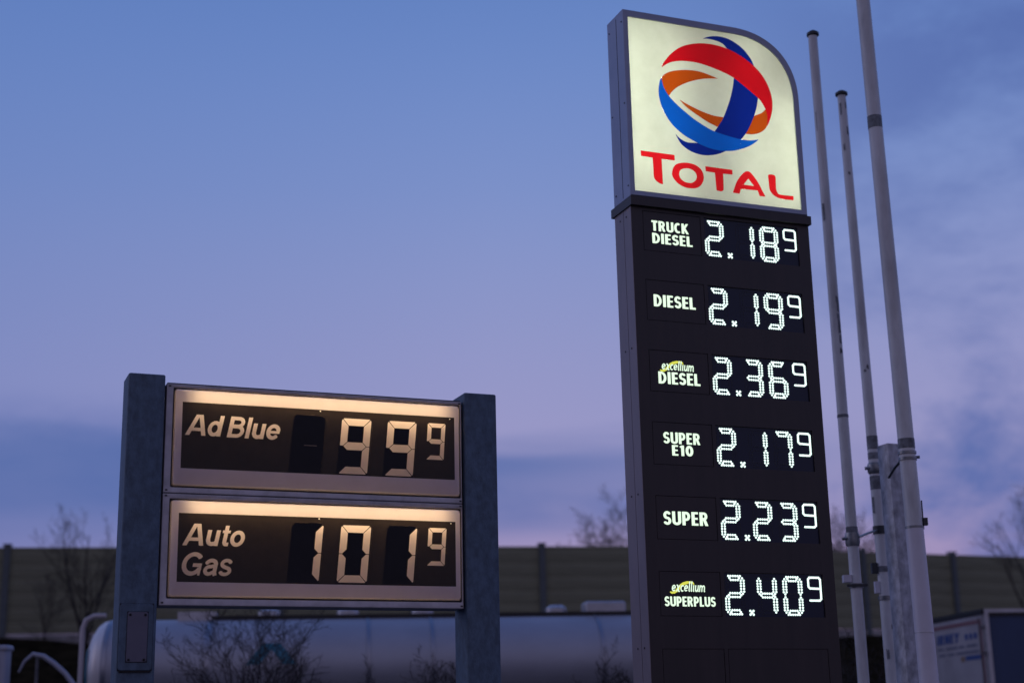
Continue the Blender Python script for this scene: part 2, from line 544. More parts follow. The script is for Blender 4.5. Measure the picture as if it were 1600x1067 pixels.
COND = {    # heavy condensed capitals
    'T': (.52, [([(.0, .895), (.50, .895)], .105, 0), ([(.25, .9), (.25, 0)], K, 0)], 0, 1),
    'R': (.60, [([(.12, 0), (.12, 1)], K, 0), ([(.12, .90), (.30, .90)] + arc(.30, .70, .13, .20, 90, -90, 8) + [(.12, .50)], .10, 0), ([(.30, .5), (.48, -.05)], .105, 0)], 0, 1),
    'U': (.60, [([(.12, 1), (.12, .30)] + arc(.30, .28, .18, .18, 180, 360, 12) + [(.48, 1)], .108, 0)], -.01, 1),
    'C': (.56, [(arc(.31, .5, .20, .395, 60, 300, 20), .108, 0)], -.01, 1.01),
    'K': (.60, [([(.12, 0), (.12, 1)], K, 0), ([(.17, .45), (.50, 1.06)], .098, 0), ([(.22, .56), (.52, -.06)], .105, 0)], 0, 1),
    'D': (.60, [([(.12, 0), (.12, 1)], K, 0), ([(.12, .90), (.22, .90)] + arc(.22, .5, .255, .40, 90, -90, 14) + [(.12, .10)], .10, 0)], 0, 1),
    'I': (.27, [([(.13, 0), (.13, 1)], K, 0)], 0, 1),
    'E': (.48, [([(.12, 0), (.12, 1)], K, 0), ([(.12, .91), (.45, .91)], .09, 0), ([(.12, .51), (.42, .51)], .085, 0), ([(.12, .09), (.45, .09)], .09, 0)], 0, 1),
    'S': (.52, [(arc(.26, .70, .150, .205, 20, 262, 12) + arc(.25, .30, .160, .205, 75, -160, 12), .100, 0)], -.01, 1.01),
    'L': (.47, [([(.12, 0), (.12, 1)], K, 0), ([(.12, .095), (.45, .095)], .095, 0)], 0, 1),
    'P': (.56, [([(.12, 0), (.12, 1)], K, 0), ([(.12, .90), (.28, .90)] + arc(.28, .66, .15, .24, 90, -90, 8) + [(.12, .42)], .10, 0)], 0, 1),
    '1': (.40, [([(.24, 0), (.24, 1)], K, 0), ([(.06, .80), (.24, .93)], .09, 0)], 0, 1),
    '0': (.58, [(arc(.28, .5, .165, .395, 0, 360, 24), .108, 1)], -.01, 1.01),
    'N': (.64, [([(.12, 0), (.12, 1)], K, 0), ([(.50, 0), (.50, 1)], K, 0), ([(.12, 1.0), (.50, 0)], .11, 0)], 0, 1),
    'Y': (.60, [([(.28, 0), (.28, .5)], K, 0), ([(.04, 1.1), (.28, .45)], .105, 0), ([(.52, 1.1), (.28, .45)], .105, 0)], 0, 1),
    ' ': (.18, [], 0, 1),
}
SCRIPT = {  # light brush-like lower case; x-height 0.62
    'e': (.50, [([(.08, .30), (.40, .36)] + arc(.25, .33, .17, .24, 20, 320, 16), .062, 0)], -.05, .7),
    'x': (.50, [([(.05, .62), (.18, .56), (.30, .06), (.46, .02)], .065, 0), ([(.44, .60), (.30, .40), (.18, .20), (.02, .0)], .045, 0)], -.05, .7),
    'c': (.42, [(arc(.25, .31, .17, .25, 50, 310, 14), .062, 0)], -.05, .7),
    'l': (.25, [([(.12, .98), (.11, .12), (.20, .02)], .062, 0)], -.05, 1),
    'i': (.25, [([(.12, .62), (.11, .12), (.20, .02)], .062, 0)], -.05, 1),
    'u': (.52, [([(.10, .62), (.10, .16), (.20, .04), (.32, .14), (.40, .3)], .060, 0), ([(.40, .62), (.40, .10), (.47, .02)], .062, 0)], -.05, .7),
    'm': (.78, [([(.08, .62), (.08, 0)], .062, 0), ([(.08, .40), (.20, .57), (.31, .52), (.34, .38), (.34, 0)], .058, 0), ([(.34, .40), (.46, .57), (.58, .52), (.62, .38), (.62, .08), (.70, .0)], .060, 0)], -.05, .7),
}


def stroke_sdf(X, Z, pts, hw, closed):
    d = np.full(X.shape, 9.0)
    P = [np.array(p, float) for p in pts]
    n = len(P)
    segs = list(zip(P, P[1:])) if not closed else list(zip(P, P[1:]))
    for a, b in segs:
        e = b - a
        L = math.hypot(*e)
        if L < 1e-9:
            continue
        e = e / L
        t = (X - a[0]) * e[0] + (Z - a[1]) * e[1]
        q = np.abs(-(X - a[0]) * e[1] + (Z - a[1]) * e[0]) - hw
        d = np.minimum(d, np.maximum(q, np.maximum(-t, t - L)))
    for p in (P if closed else P[1:-1]):
        d = np.minimum(d, np.hypot(X - p[0], Z - p[1]) - hw)
    return d


def text_sdf(F, text, font, x0, x1, z0, z1, shear=0.0, track=0.0, top=1.0, bold=0.0):
    """text laid out so that its box is x0..x1 (at the baseline) by z0..z1 (cap height)"""
    w = sum(font[c][0] + track for c in text) - track
    w += shear * top
    sx, sz = (x1 - x0) / w, (z1 - z0) / top
    out = F.big()
    i0, i1 = np.searchsorted(F.x, [x0 - .05, x1 + .05])
    j0, j1 = np.searchsorted(F.z, [z0 - .05, z1 + .05])
    GY = (F.Z[j0:j1, i0:i1] - z0) / sz
    GX = (F.X[j0:j1, i0:i1] - x0) / sx - shear * GY
    d = np.full(GX.shape, 9.0)
    cur = 0.0
    for ch in text:
        gw, st, c0, c1 = font[ch]
        g = np.full(GX.shape, 9.0)
        for p, hw, cl_ in st:
            g = np.minimum(g, stroke_sdf(GX - cur, GY, p, hw, cl_))
        g = np.maximum(g, np.maximum(c0 - GY, GY - c1))
        d = np.minimum(d, g)
        cur += gw + track
    out[j0:j1, i0:i1] = (d - bold) * sz
    return out


def smooth_poly(runs, n=7):
    """each run is a list of points joined by a Catmull-Rom curve; corners sit where runs meet"""
    out = []
    for run in runs:
        P = [np.array(p, float) for p in run]
        P = [2 * P[0] - P[1]] + P + [2 * P[-1] - P[-2]]
        for i in range(1, len(P) - 2):
            for k in range(n):
                t = k / n
                out.append(tuple(0.5 * ((2 * P[i]) + (-P[i - 1] + P[i + 1]) * t + (2 * P[i - 1] - 5 * P[i] + 4 * P[i + 1] - P[i + 2]) * t * t
                                        + (-P[i - 1] + 3 * P[i] - 3 * P[i + 1] + P[i + 2]) * t ** 3)))
    return out


LOGO = {
    'red': [[(0.3092, 6.5227),(0.3364, 6.5737),(0.3995, 6.6513),(0.4786, 6.7161),(0.5678, 6.7563),(0.6786, 6.7819),(0.7889, 6.7851),(0.8986, 6.7678),(1.0073, 6.7276),(1.115, 6.6634),(1.1887, 6.5939),(1.239, 6.5103),(1.266, 6.4182),(1.2676, 6.3334),(1.2475, 6.246),(1.2072, 6.1564)], [(1.2072, 6.1564),(1.2135, 6.2415),(1.2012, 6.3032),(1.1716, 6.3573),(1.1403, 6.39),(1.0554, 6.4522),(0.9382, 6.5276),(0.8411, 6.5643),(0.722, 6.5944),(0.6137, 6.6099),(0.5049, 6.6063),(0.4176, 6.588),(0.3626, 6.5619),(0.3092, 6.5227)]],
    'navy_top': [[(0.6809, 6.8195),(0.7263, 6.8427),(0.7936, 6.8607),(0.8714, 6.8622),(0.948, 6.8419),(1.034, 6.7907),(1.0964, 6.7196),(1.1239, 6.6625)], [(1.1239, 6.6625),(1.1127, 6.6309),(0.8952, 6.7159),(0.8941, 6.7671)], [(0.8941, 6.7671),(0.8672, 6.7972),(0.8349, 6.8136),(0.7803, 6.8244),(0.7253, 6.8265),(0.6809, 6.8195)]],
    'navy_band': [[(0.9518, 6.5646),(0.9382, 6.5276),(0.9245, 6.4548),(0.8999, 6.367),(0.8665, 6.2784),(0.8155, 6.1672),(0.7411, 6.0589),(0.7198, 6.0303)], [(0.7198, 6.0303),(0.957, 5.9884)], [(0.957, 5.9884),(0.9725, 6.0215),(1.031, 6.1019),(1.0887, 6.2142),(1.1229, 6.303),(1.1426, 6.3903),(1.146, 6.4226)], [(1.146, 6.4226),(0.9518, 6.5646)]],
    'navy_low': [[(0.4015, 5.9973),(0.4368, 5.9631),(0.4993, 5.9384),(0.5852, 5.9432)], [(0.5852, 5.9432),(0.6724, 5.9625),(0.8446, 5.9432),(0.8427, 5.9141)], [(0.8427, 5.9141),(0.7643, 5.8766),(0.6874, 5.8558),(0.6118, 5.8505),(0.5272, 5.8675),(0.4551, 5.9094),(0.4157, 5.9654),(0.4015, 5.9973)]],
    'blue': [[(0.3115, 6.445),(0.2903, 6.4057),(0.2775, 6.3211),(0.2871, 6.2401),(0.3196, 6.1521),(0.3788, 6.0679),(0.4602, 6.0018),(0.5434, 5.9614),(0.6484, 5.9236),(0.7553, 5.9063),(0.8644, 5.9127),(0.9535, 5.9362),(1.0329, 5.9721),(1.0909, 6.0106),(1.1264, 6.0412)], [(1.1264, 6.0412),(1.0475, 6.0228),(0.9593, 6.0219),(0.8722, 6.0314),(0.7431, 6.0561),(0.6585, 6.0894),(0.5644, 6.1388),(0.4818, 6.1947),(0.4203, 6.243),(0.3645, 6.2972),(0.3252, 6.3589),(0.3102, 6.4189),(0.3115, 6.445)]],
    'orange_top': [[(0.7986, 6.5021),(0.7285, 6.5214),(0.6421, 6.5383),(0.5552, 6.5381),(0.468, 6.5253),(0.3916, 6.5036),(0.3364, 6.4726),(0.3092, 6.4416)], [(0.3092, 6.4416),(0.3011, 6.4072)], [(0.3011, 6.4072),(0.3085, 6.3462),(0.3428, 6.289),(0.3588, 6.2892)], [(0.3588, 6.2892),(0.3645, 6.2972)], [(0.3645, 6.2972),(0.3933, 6.3375),(0.4496, 6.387),(0.5385, 6.4362),(0.6272, 6.4699),(0.7046, 6.4895),(0.7986, 6.5021)]],
    'orange_low': [[(0.4471, 6.2829),(0.5172, 6.2512),(0.6228, 6.2139),(0.7297, 6.1889),(0.8275, 6.1844)], [(0.8275, 6.1844),(0.8603, 6.1836),(0.8104, 6.0887),(0.7653, 6.0983)], [(0.7653, 6.0983),(0.6825, 6.1287),(0.5883, 6.1781),(0.5051, 6.2289),(0.4471, 6.2829)]],
    'orange_right': [[(1.2046, 6.3036),(1.2158, 6.2418),(1.2069, 6.1669),(1.177, 6.1252),(1.1302, 6.0939),(1.0734, 6.0761),(1.0066, 6.0696)], [(1.0066, 6.0696),(0.9849, 6.0751),(1.0506, 6.2248),(1.1013, 6.2348)], [(1.1013, 6.2348),(1.165, 6.2666),(1.2046, 6.3036)]],
    'T1': [[(0.1032, 5.8229),(0.3851, 5.8211)], [(0.3851, 5.8211),(0.3859, 5.7762)], [(0.3859, 5.7762),(0.2752, 5.7758)], [(0.2752, 5.7758),(0.2757, 5.6801),(0.2772, 5.573)], [(0.2772, 5.573),(0.2448, 5.5796),(0.2158, 5.5998),(0.2026, 5.6296),(0.2017, 5.6975),(0.2001, 5.7761)], [(0.2001, 5.7761),(0.1049, 5.779)], [(0.1049, 5.779),(0.1032, 5.8229)]],
    'O_out': [[(0.357, 5.6793),(0.369, 5.7176),(0.3966, 5.7484),(0.4474, 5.7662),(0.5033, 5.7709),(0.5585, 5.7617),(0.6017, 5.735),(0.6217, 5.695),(0.6219, 5.6526),(0.5997, 5.6077),(0.5645, 5.5799),(0.5195, 5.5695),(0.4641, 5.571),(0.41, 5.591),(0.3732, 5.6234),(0.3572, 5.6531),(0.357, 5.6793)]],
    'O_in': [[(0.4178, 5.6813),(0.4302, 5.7065),(0.4672, 5.7231),(0.5117, 5.7242),(0.547, 5.7073),(0.5636, 5.6775),(0.5572, 5.645),(0.5336, 5.6211),(0.5052, 5.6115),(0.4611, 5.6153),(0.429, 5.6352),(0.4177, 5.6602),(0.4178, 5.6813)]],
    'T2': [[(0.6415, 5.7622),(0.8739, 5.7603)], [(0.8739, 5.7603),(0.8733, 5.721)], [(0.8733, 5.721),(0.792, 5.7189)], [(0.792, 5.7189),(0.7913, 5.6465),(0.789, 5.5897)], [(0.789, 5.5897),(0.7783, 5.5784),(0.7613, 5.574),(0.7282, 5.5765)], [(0.7282, 5.5765),(0.7268, 5.58),(0.7241, 5.6433),(0.7215, 5.7185)], [(0.7215, 5.7185),(0.6429, 5.7214)], [(0.6429, 5.7214),(0.6415, 5.7622)]],
    'A_out': [[(0.8649, 5.5745),(0.9008, 5.6592),(0.9382, 5.7141),(0.9781, 5.7538),(1.006, 5.7647),(1.0327, 5.7571),(1.0736, 5.7111),(1.1043, 5.6638),(1.1281, 5.6158),(1.1509, 5.5741)], [(1.1509, 5.5741),(1.0977, 5.5732)], [(1.0977, 5.5732),(1.0839, 5.6171)], [(1.0839, 5.6171),(0.9381, 5.6131)], [(0.9381, 5.6131),(0.9239, 5.5724)], [(0.9239, 5.5724),(0.8649, 5.5745)]],
    'A_in': [[(1.0086, 5.7047),(1.0557, 5.65)], [(1.0557, 5.65),(0.9643, 5.6508)], [(0.9643, 5.6508),(1.0086, 5.7047)]],
    'L': [[(1.1844, 5.7496),(1.1899, 5.7585),(1.2074, 5.7632),(1.2382, 5.7611),(1.2507, 5.7446),(1.2498, 5.6871),(1.2498, 5.6425),(1.2647, 5.6123),(1.2918, 5.6059),(1.3989, 5.6071)], [(1.3989, 5.6071),(1.3962, 5.573)], [(1.3962, 5.573),(1.3166, 5.5705),(1.2554, 5.5795),(1.2158, 5.6004),(1.191, 5.6357),(1.187, 5.6925),(1.1844, 5.7496)]],
}


# ------------------------------------------------------------------ the setting: ground, slope
def wall_line(x):
    """y of the noise barrier at x"""
    pts = [(-60, 41.0), (-16.2, 48.0), (5.1, 51.4), (16.04, 55.9), (60, 74.0)]
    for (a, b), (c, d) in zip(pts, pts[1:]):
        if x <= c:
            return b + (d - b) * (x - a) / (c - a)
    return pts[-1][1]


g = MB()
xs = [-300, -120] + [-60 + 2.0 * i for i in range(61)] + [120, 300]
ys_rel = [0.0, -1.2, -3, -5, -7, -9, -11, -13, -15, -17, -19]
rows = []
for x in xs:
    yw = wall_line(max(-60, min(60, x)))
    col = [(x, yw + 250, 4.75), (x, yw + 40, 4.75), (x, yw + 0.6, 4.75)]
    for d in ys_rel:
        s_ = min(1, max(0, (19 + d) / 18.0))
        h = 4.75 * (s_ * s_ * (3 - 2 * s_))
        n_ = 0.18 * math.sin(x * 1.7 + d * 2.1) * math.sin(d * 0.9 + x * .6) + random.uniform(-.08, .08)
        col.append((x, yw + d, h + (n_ if 0.02 < s_ < 0.99 else 0)))
    rows.append(col)
m = len(rows[0])
vs = [p for c in rows for p in c]
fs = [(i * m + j, i * m + j + 1, (i + 1) * m + j + 1, (i + 1) * m + j) for i in range(len(rows) - 1) for j in range(m - 1)]
g.add(vs, fs)
o = fix(g.build('grass_embankment', 'grass', smooth=True))
o['kind'] = 'structure'
g = MB()
edge = [(x, wall_line(max(-60, min(60, x))) - 18.9) for x in xs]
vs = [(x, -60, 0.0) for x in xs] + [(x, y, 0.004) for x, y in edge]
n = len(xs)
g.add(vs, [(i, i + 1, n + i + 1, n + i) for i in range(n - 1)])
o = g.build('forecourt', 'asphalt')
o['kind'] = 'structure'

# ------------------------------------------------------------------ noise barrier
barrier = thing('noise_barrier', 'long olive noise barrier on the bank behind the tanker', 'noise barrier', (-16.19, 48.0, 4.6))


def wall_pts():
    P = []
    a0, a1, a2 = Vector((-16.19, 48.0)), Vector((5.10, 51.4)), Vector((16.04, 55.9))
    # even bays on both legs
    n1 = 5
    for k in range(-3, n1 + 1):
        P.append(a0 + (a1 - a0) * k / n1)
    d2 = (a2 - a1) / 3.0
    for k in range(1, 8):
        P.append(a1 + d2 * k)
    return P


WP = wall_pts()
B0 = Vector((-16.19, 48.0))
post_me = MB().box(-.10, .10, -.12, .12, 0.0, 3.32).box(-.13, .13, -.15, .15, 3.30, 3.36).mesh('post', MAT['bpost'])
# one cassette: ribbed face
BAYS = {}


def cassette(L):
    key = round(L, 2)
    if key not in BAYS:
        mb = MB()
        prof = [(0.0, .0), (-.022, .012), (-.022, .135), (-.030, .15), (-.030, .225), (-.022, .24), (-.022, .36), (-.030, .375), (-.030, .44), (0.0, .450)]
        vs = [(x, y, z) for x in (-L / 2 + .06, L / 2 - .06) for y, z in prof] + [(x, .08, z) for x in (-L / 2 + .06, L / 2 - .06) for z in (.0, .452)]
        k = len(prof)
        fs = [(i, k + i, k + i + 1, i + 1) for i in range(k - 1)]
        a = 2 * k
        fs += [(a, a + 1, a + 3, a + 2), (k - 1, 2 * k - 1, a + 3, a + 1), (0, a, a + 2, k)]
        mb.add(vs, fs)
        BAYS[key] = mb.mesh('panel', MAT['barrier'])
    return BAYS[key]


PL = {}
for i in range(len(WP) - 1):
    a, b = WP[i], WP[i + 1]
    c = (a + b) / 2 - B0
    L = (b - a).length
    rot = math.atan2((b - a).y, (b - a).x)
    for k in range(6):
        link_mesh('panel', cassette(L), barrier, (c.x, c.y, 0.53 + 0.456 * k), (0, 0, rot))
    key = round(L, 2)
    if key not in PL:
        PL[key] = MB().box(-L / 2 + .06, L / 2 - .06, -.09, .09, 0.0, .51).mesh('plinth', MAT['concrete'])
    link_mesh('plinth', PL[key], barrier, (c.x, c.y, 0), (0, 0, rot))
for i, p in enumerate(WP):
    rot = math.atan2((WP[min(i + 1, len(WP) - 1)] - WP[max(i - 1, 0)]).y, (WP[min(i + 1, len(WP) - 1)] - WP[max(i - 1, 0)]).x)
    link_mesh('post', post_me, barrier, (p.x - B0.x, p.y - B0.y, 0), (0, 0, rot))


# ------------------------------------------------------------------ bare trees and shrubs
def bare_plant(name, label, cat, loc, height, seed, stems=1, spread=0.35, levels=4, base_r=0.07, group=None, first=0.25, twigs=5, up=0.5, minr=0.004):
    rnd = random.Random(seed)
    root = thing(name, label, cat, loc, 0, group)
    trunk, br = MB(), MB()

    def grow(p, d, L, r, lev, target):
        n = 4
        pts, rad = [p.copy()], [r]
        q, dd = p.copy(), d.copy()
        for k in range(n):
            dd = (dd + Vector((rnd.gauss(0, .10), rnd.gauss(0, .10), up * .10))).normalized()
            q = q + dd * L / n
            pts.append(q.copy())
            rad.append(max(minr * .6, r * (1 - .75 * (k + 1) / n)))
        target.tube(pts, rad, 6 if lev == 0 else 4 if lev == 1 else 3, caps=False)
        if lev >= levels:
            return
        nb = (8 if lev == 0 else twigs)
        for k in range(nb):
            t = (first if lev == 0 else .2) + (1 - (first if lev == 0 else .2)) * (k + rnd.random() * .8) / nb
            i = min(n - 1, int(t * n))
            fr = t * n - i
            s0 = pts[i].lerp(pts[i + 1], fr)
            az = rnd.uniform(0, 2 * math.pi)
            tang = (pts[i + 1] - pts[i]).normalized()
            side = Vector((math.cos(az), math.sin(az), 0))
            side = (side - tang * side.dot(tang)).normalized()
            ang = rnd.uniform(.45, .85)
            nd = (tang * math.cos(ang) + side * math.sin(ang)).normalized()
            rr = max(minr, r * (1 - .7 * t) * .55)
            grow(s0, nd, L * rnd.uniform(.38, .58) * (1.15 - .5 * t), rr, lev + 1, br)
    for k in range(stems):
        az = rnd.uniform(0, 2 * math.pi)
        tilt = rnd.uniform(0, spread) if stems > 1 else rnd.uniform(0, .05)
        d = Vector((math.cos(az) * tilt, math.sin(az) * tilt, 1)).normalized()
        grow(Vector((rnd.uniform(-.15, .15) * (stems > 1), rnd.uniform(-.1, .1) * (stems > 1), 0)), d, height * rnd.uniform(.8, 1), base_r * rnd.uniform(.8, 1), 0, trunk)
    trunk.build('trunk', 'bark', root)
    br.build('branches', 'bark', root)
    return root


bare_plant('bare_tree', 'thin bare tree before the barrier, left of the low galvanised sign', 'tree', (-12.9, 45.6, 4.35), 4.1, 3, 3, .30, 4, .06, 'bare trees along the barrier', .12, 4)
bare_plant('bare_tree', 'small bare sapling at the foot of the barrier, far left', 'tree', (-14.3, 46.0, 4.4), 2.4, 31, 2, .4, 3, .035, 'bare trees along the barrier', .12, 5)
bare_plant('bare_tree', 'bare treetop rising above the barrier just left of the tall price pylon', 'tree', (3.9, 56.0, 4.75), 5.0, 12, 3, .28, 4, .11, 'bare trees beyond the barrier', .35, 6)
bare_plant('bare_tree', 'bare treetop above the barrier between the tall pylon and the white poles', 'tree', (13.3, 60.5, 4.75), 4.8, 19, 3, .28, 4, .11, 'bare trees beyond the barrier', .35, 6)
bare_plant('bare_tree', 'tall bare tree before the barrier at the right edge, above the blue trailer', 'tree', (16.75, 50.5, 3.9), 6.3, 5, 1, .12, 4, .09, 'bare trees along the barrier', .15, 6)
bare_plant('bare_shrub', 'bushy bare shrub before the tank, below the low sign', 'shrub', (-2.85, 17.5, 0), 2.85, 41, 7, .30, 4, .022, 'bare shrubs before the tanker', .25, 5, minr=.0022)
bare_plant('bare_shrub', 'low bare shrub before the tank, beside the right galvanised post', 'shrub', (-0.75, 18.0, 0), 2.1, 43, 5, .34, 4, .020, 'bare shrubs before the tanker', .25, 5, minr=.0022)
bare_plant('bare_shrub', 'bare shrub before the tank, left of the tall pylon', 'shrub', (1.55, 18.4, 0), 2.3, 47, 5, .34, 4, .020, 'bare shrubs before the tanker', .25, 5, minr=.0022)
bare_plant('bare_shrub', 'bare shrub between the tall pylon and the white poles', 'shrub', (3.75, 18.5, 0), 2.6, 53, 5, .34, 4, .020, 'bare shrubs before the tanker', .25, 5, minr=.0022)

# ------------------------------------------------------------------ tanker trailer
TY = math.atan2(1.0, 7.6) * 0.92
tk = thing('tank_trailer', 'silver tanker trailer parked behind the low price sign', 'tank trailer', (-6.15, 23.15, 0), TY)
RT, ZT = 0.76, 2.71
LEN = 10.05
tb = MB()
nseg, st = 48, 24
prof = [(LEN * i / st, RT) for i in range(st + 1)]
vs, fs = [], []
for x, r in prof:
    for k in range(nseg):
        a = 2 * math.pi * k / nseg
        vs.append((x, r * 1.42 * math.cos(a), ZT + r * math.sin(a)))
for i in range(len(prof) - 1):
    for k in range(nseg):
        fs.append((i * nseg + k, i * nseg + (k + 1) % nseg, (i + 1) * nseg + (k + 1) % nseg, (i + 1) * nseg + k))
tb.add(vs, fs)
fix(tb.build('tank', 'tank', tk, smooth=True))


def dished(x0, sgn):
    mb = MB()
    pr = [(0.33 * math.sin(R(a)), RT * math.cos(R(a))) for a in (0, 12, 25, 40, 55, 70, 82)]
    vs, fs = [], []
    for dx, r in pr:
        for k in range(nseg):
            a = 2 * math.pi * k / nseg
            vs.append((x0 + sgn * dx, r * 1.42 * math.cos(a), ZT + r * math.sin(a)))
    for i in range(len(pr) - 1):
        for k in range(nseg):
            fs.append((i * nseg + k, i * nseg + (k + 1) % nseg, (i + 1) * nseg + (k + 1) % nseg, (i + 1) * nseg + k))
    j = (len(pr) - 1) * nseg
    fs.append(tuple(range(j, j + nseg)))
    return mb.add(vs, fs)


for x0, sg in ((0, -1), (LEN, 1)):
    fix(dished(x0, sg).build('tank_end', 'tankhead', tk, smooth=True))


def hoop(x, w=0.05, r=RT + .012):
    mb = MB()
    vs, fs = [], []
    for k in range(nseg):
        a = 2 * math.pi * k / nseg
        for dx, rr in ((-w / 2, RT - .01), (-w / 2, r), (w / 2, r), (w / 2, RT - .01)):
            vs.append((x + dx, rr * 1.42 * math.cos(a), ZT + rr * math.sin(a)))
    for k in range(nseg):
        b = (k + 1) % nseg
        for j in range(3):
            fs.append((k * 4 + j, k * 4 + j + 1, b * 4 + j + 1, b * 4 + j))
    return mb.add(vs, fs)


for x in (0.05, 1.5, 3.85, 4.8, 7.35, 9.95):
    fix(hoop(x, .055 if x != 1.5 else .09).build('band', 'tankband', tk, smooth=True, angle=40))


def decal(poly, mat, name):
    """film patch wrapped on the camera side of the tank; poly in (x, angle deg above the middle)"""
    mb = MB()
    vs = []
    for x, a in poly:
        a = R(a)
        vs.append((x, -(RT + .006) * 1.42 * math.cos(a), ZT + (RT + .006) * math.sin(a)))
    return mb.add(vs, [tuple(range(len(poly)))]).build(name, mat, tk)


for x0, d in ((2.07, .24), (2.60, -.24)):
    for s in range(4):
        a0, a1 = 2 + 6 * s, 8 + 6 * s
        decal([(x0 + d * s / 4, a0), (x0 + .2 + d * s / 4, a0), (x0 + .2 + d * (s + 1) / 4, a1), (x0 + d * (s + 1) / 4, a1)], 'teal', 'teal_mark')
# stripe on the dished end
mb = MB()
sv = []
for a_, o_ in ((-35, 0), (-10, 0), (15, 0), (32, 0)):
    for w_ in (0, 1):
        ph = R(62 + 7 * w_)
        dx = 0.335 * math.sin(R(38 + 9 * w_))
        rr = (RT + .004) * math.cos(R(38 + 9 * w_))
        sv.append((-dx - .012, -rr * 1.42 * math.cos(R(a_)), ZT + rr * math.sin(R(a_))))
mb.add(sv, [(0, 1, 3, 2), (2, 3, 5, 4), (4, 5, 7, 6)])
mb.build('end_stripe', 'teal', tk)
MB().box(1.5, LEN - .2, -.30, .30, ZT + RT - .05, ZT + RT + .035).build('walkway', 'black', tk)
MB().box(1.0, 1.57, -.30, .2, ZT + RT - .06, ZT + RT + .10).build('top_locker', 'hatchm', tk)
for x in (2.35, 3.55, 4.7, 6.8):
    hb = MB().tube([(x, 0, ZT + RT), (x, 0, ZT + RT + .11), (x, 0, ZT + RT + .16)], [.17, .17, .10], 14)
    hb.build('manhole_cover', 'hatchm', tk, True, 35)
MB().rbox(7.23, 7.87, -.25, .25, ZT + RT, ZT + RT + .20, .05, 3, .03).build('hatch_cover', 'hatchm', tk, True, 35)
MB().tube([(-.26, -1.08, .9), (-.26, -1.08, 3.28), (-.22, -1.08, 3.40), (-.11, -1.08, 3.46), (.06, -1.08, 3.46)], .036, 8).build('end_rail', 'rail', tk, True, 50)
MB().box(-.2, LEN, -.5, -.36, .95, 1.45).box(-.2, LEN, .36, .5, .95, 1.45).box(.1, .3, -.5, .5, 1.0, 1.5).box(LEN - .3, LEN - .1, -.5, .5, 1.0, 1.5).build('chassis', 'trailer_grey', tk)
tyre = MB().tube([(0, -.16, 0), (0, -.13, 0), (0, .13, 0), (0, .16, 0)], [.43, .5, .5, .43], 24).mesh('wheel', MAT['tyre'], True, 35)
rim = MB().tube([(0, -.17, 0), (0, -.165, 0)], [.27, .25], 18).mesh('rim', MAT['hatchm'])
for x in (1.1, 2.4, 3.7):
    for y in (-.98, .98):
        w = link_mesh('wheel', tyre, tk, (x, y, .5))
        link_mesh('rim', rim, w, (0, 0, 0) if y < 0 else (0, .335, 0))
for y in (-.45, .45):
    MB().box(7.2, 7.32, y - .06, y + .06, 0.03, 1.1).box(7.1, 7.42, y - .16, y + .16, 0, .04).build('landing_leg', 'trailer_grey', tk)

# ------------------------------------------------------------------ box trailer on the right
TA = 0.14
bt = thing('box_trailer', 'box trailer with blue tarpaulin side and lettered rear doors at right', 'trailer', (8.22, 27.0, 0), TA)
BW, BL, BZ = 2.45, 8.0, 3.66
MB().box(0.02, BL, 0.02, BW - .02, 1.15, BZ - .06).build('side_curtain', 'tarp', bt)
for x in (1.35, 2.7, 4.05, 5.4, 6.75):
    MB().box(x - .025, x + .025, -.004, .02, 1.15, BZ - .12).build('curtain_strap', 'bluepaint', bt)
MB().box(0.0, BL + .02, -0.015, BW, BZ - .062, BZ + .0).build('roof_rail', 'hatchm', bt)
MB().box(0.02, BL, -.008, .02, BZ - .12, BZ - .064).build('curtain_track', 'black', bt)
MB().box(0, .07, -.02, .05, 1.1, BZ - .06).build('corner_post', 'hatchm', bt)
for y0, y1 in ((.06, BW / 2 - .004), (BW / 2 + .004, BW - .03)):
    d_ = MB().box(-.03, .018, y0, y1, 1.2, BZ - .10).build('rear_door', 'reardoor', bt)
MB().box(-.045, .0, 0.0, BW, BZ - .075, BZ + .004).build('rear_header', 'black', bt)
rf = MB()
rf.box(-.034, -.030, .10, BW - .08, BZ - .24, BZ - .17).box(-.034, -.030, .10, .20, 1.3, BZ - .24).box(-.034, -.030, BW - .20, BW - .08, 1.3, BZ - .24)
rf.build('red_border', 'redline', bt)
for y in (.16, 2.27):
    lb = MB().tube([(-.045, y, 1.25), (-.045, y, BZ - .14)], .012, 6).build('lock_bar', 'trailer_grey', bt)
for z in (1.5, 2.2, 2.9, 3.35):
    for y in (.05, BW - .05):
        MB().box(-.05, -.03, y - .04, y + .04, z - .03, z + .03).build('hinge', 'trailer_grey', bt)
# lettering on the doors: built in a field, then turned to face -x
F = Field(0, 2.2, 0, 1.2, .012)
T1 = F.mesh(text_sdf(F, 'IRNEY', COND, .10, 1.15, .79, .965, .12, .05), -.0, 'door_lettering', 'bluepaint', bt)
T2 = [F.mesh(F.rect(1.36 + .19 * k, 1.49 + .19 * k, .81, .92, .04), 0, 'door_emblem', 'bluepaint', bt) for k in range(3)]
lines = []
for zc, segs in ((.70, ((.12, .38), (.5, 1.0), (1.05, 1.3), (1.4, 1.85))), (.59, ((.15, .45), (.55, .85), (.92, 1.9)))):
    lines += [F.rect(a, b, zc - .02, zc + .02) for a, b in segs]
T3 = F.mesh(np.minimum.reduce(lines), 0, 'door_small_print', 'greypaint', bt)
T4 = F.mesh(F.rect(1.32, 1.95, .45, .53, .02), 0, 'door_small_print', 'bluepaint', bt)
T5 = F.mesh(F.rect(1.12, 1.28, .43, .53, .04), 0, 'door_emblem', 'orangepaint', bt)
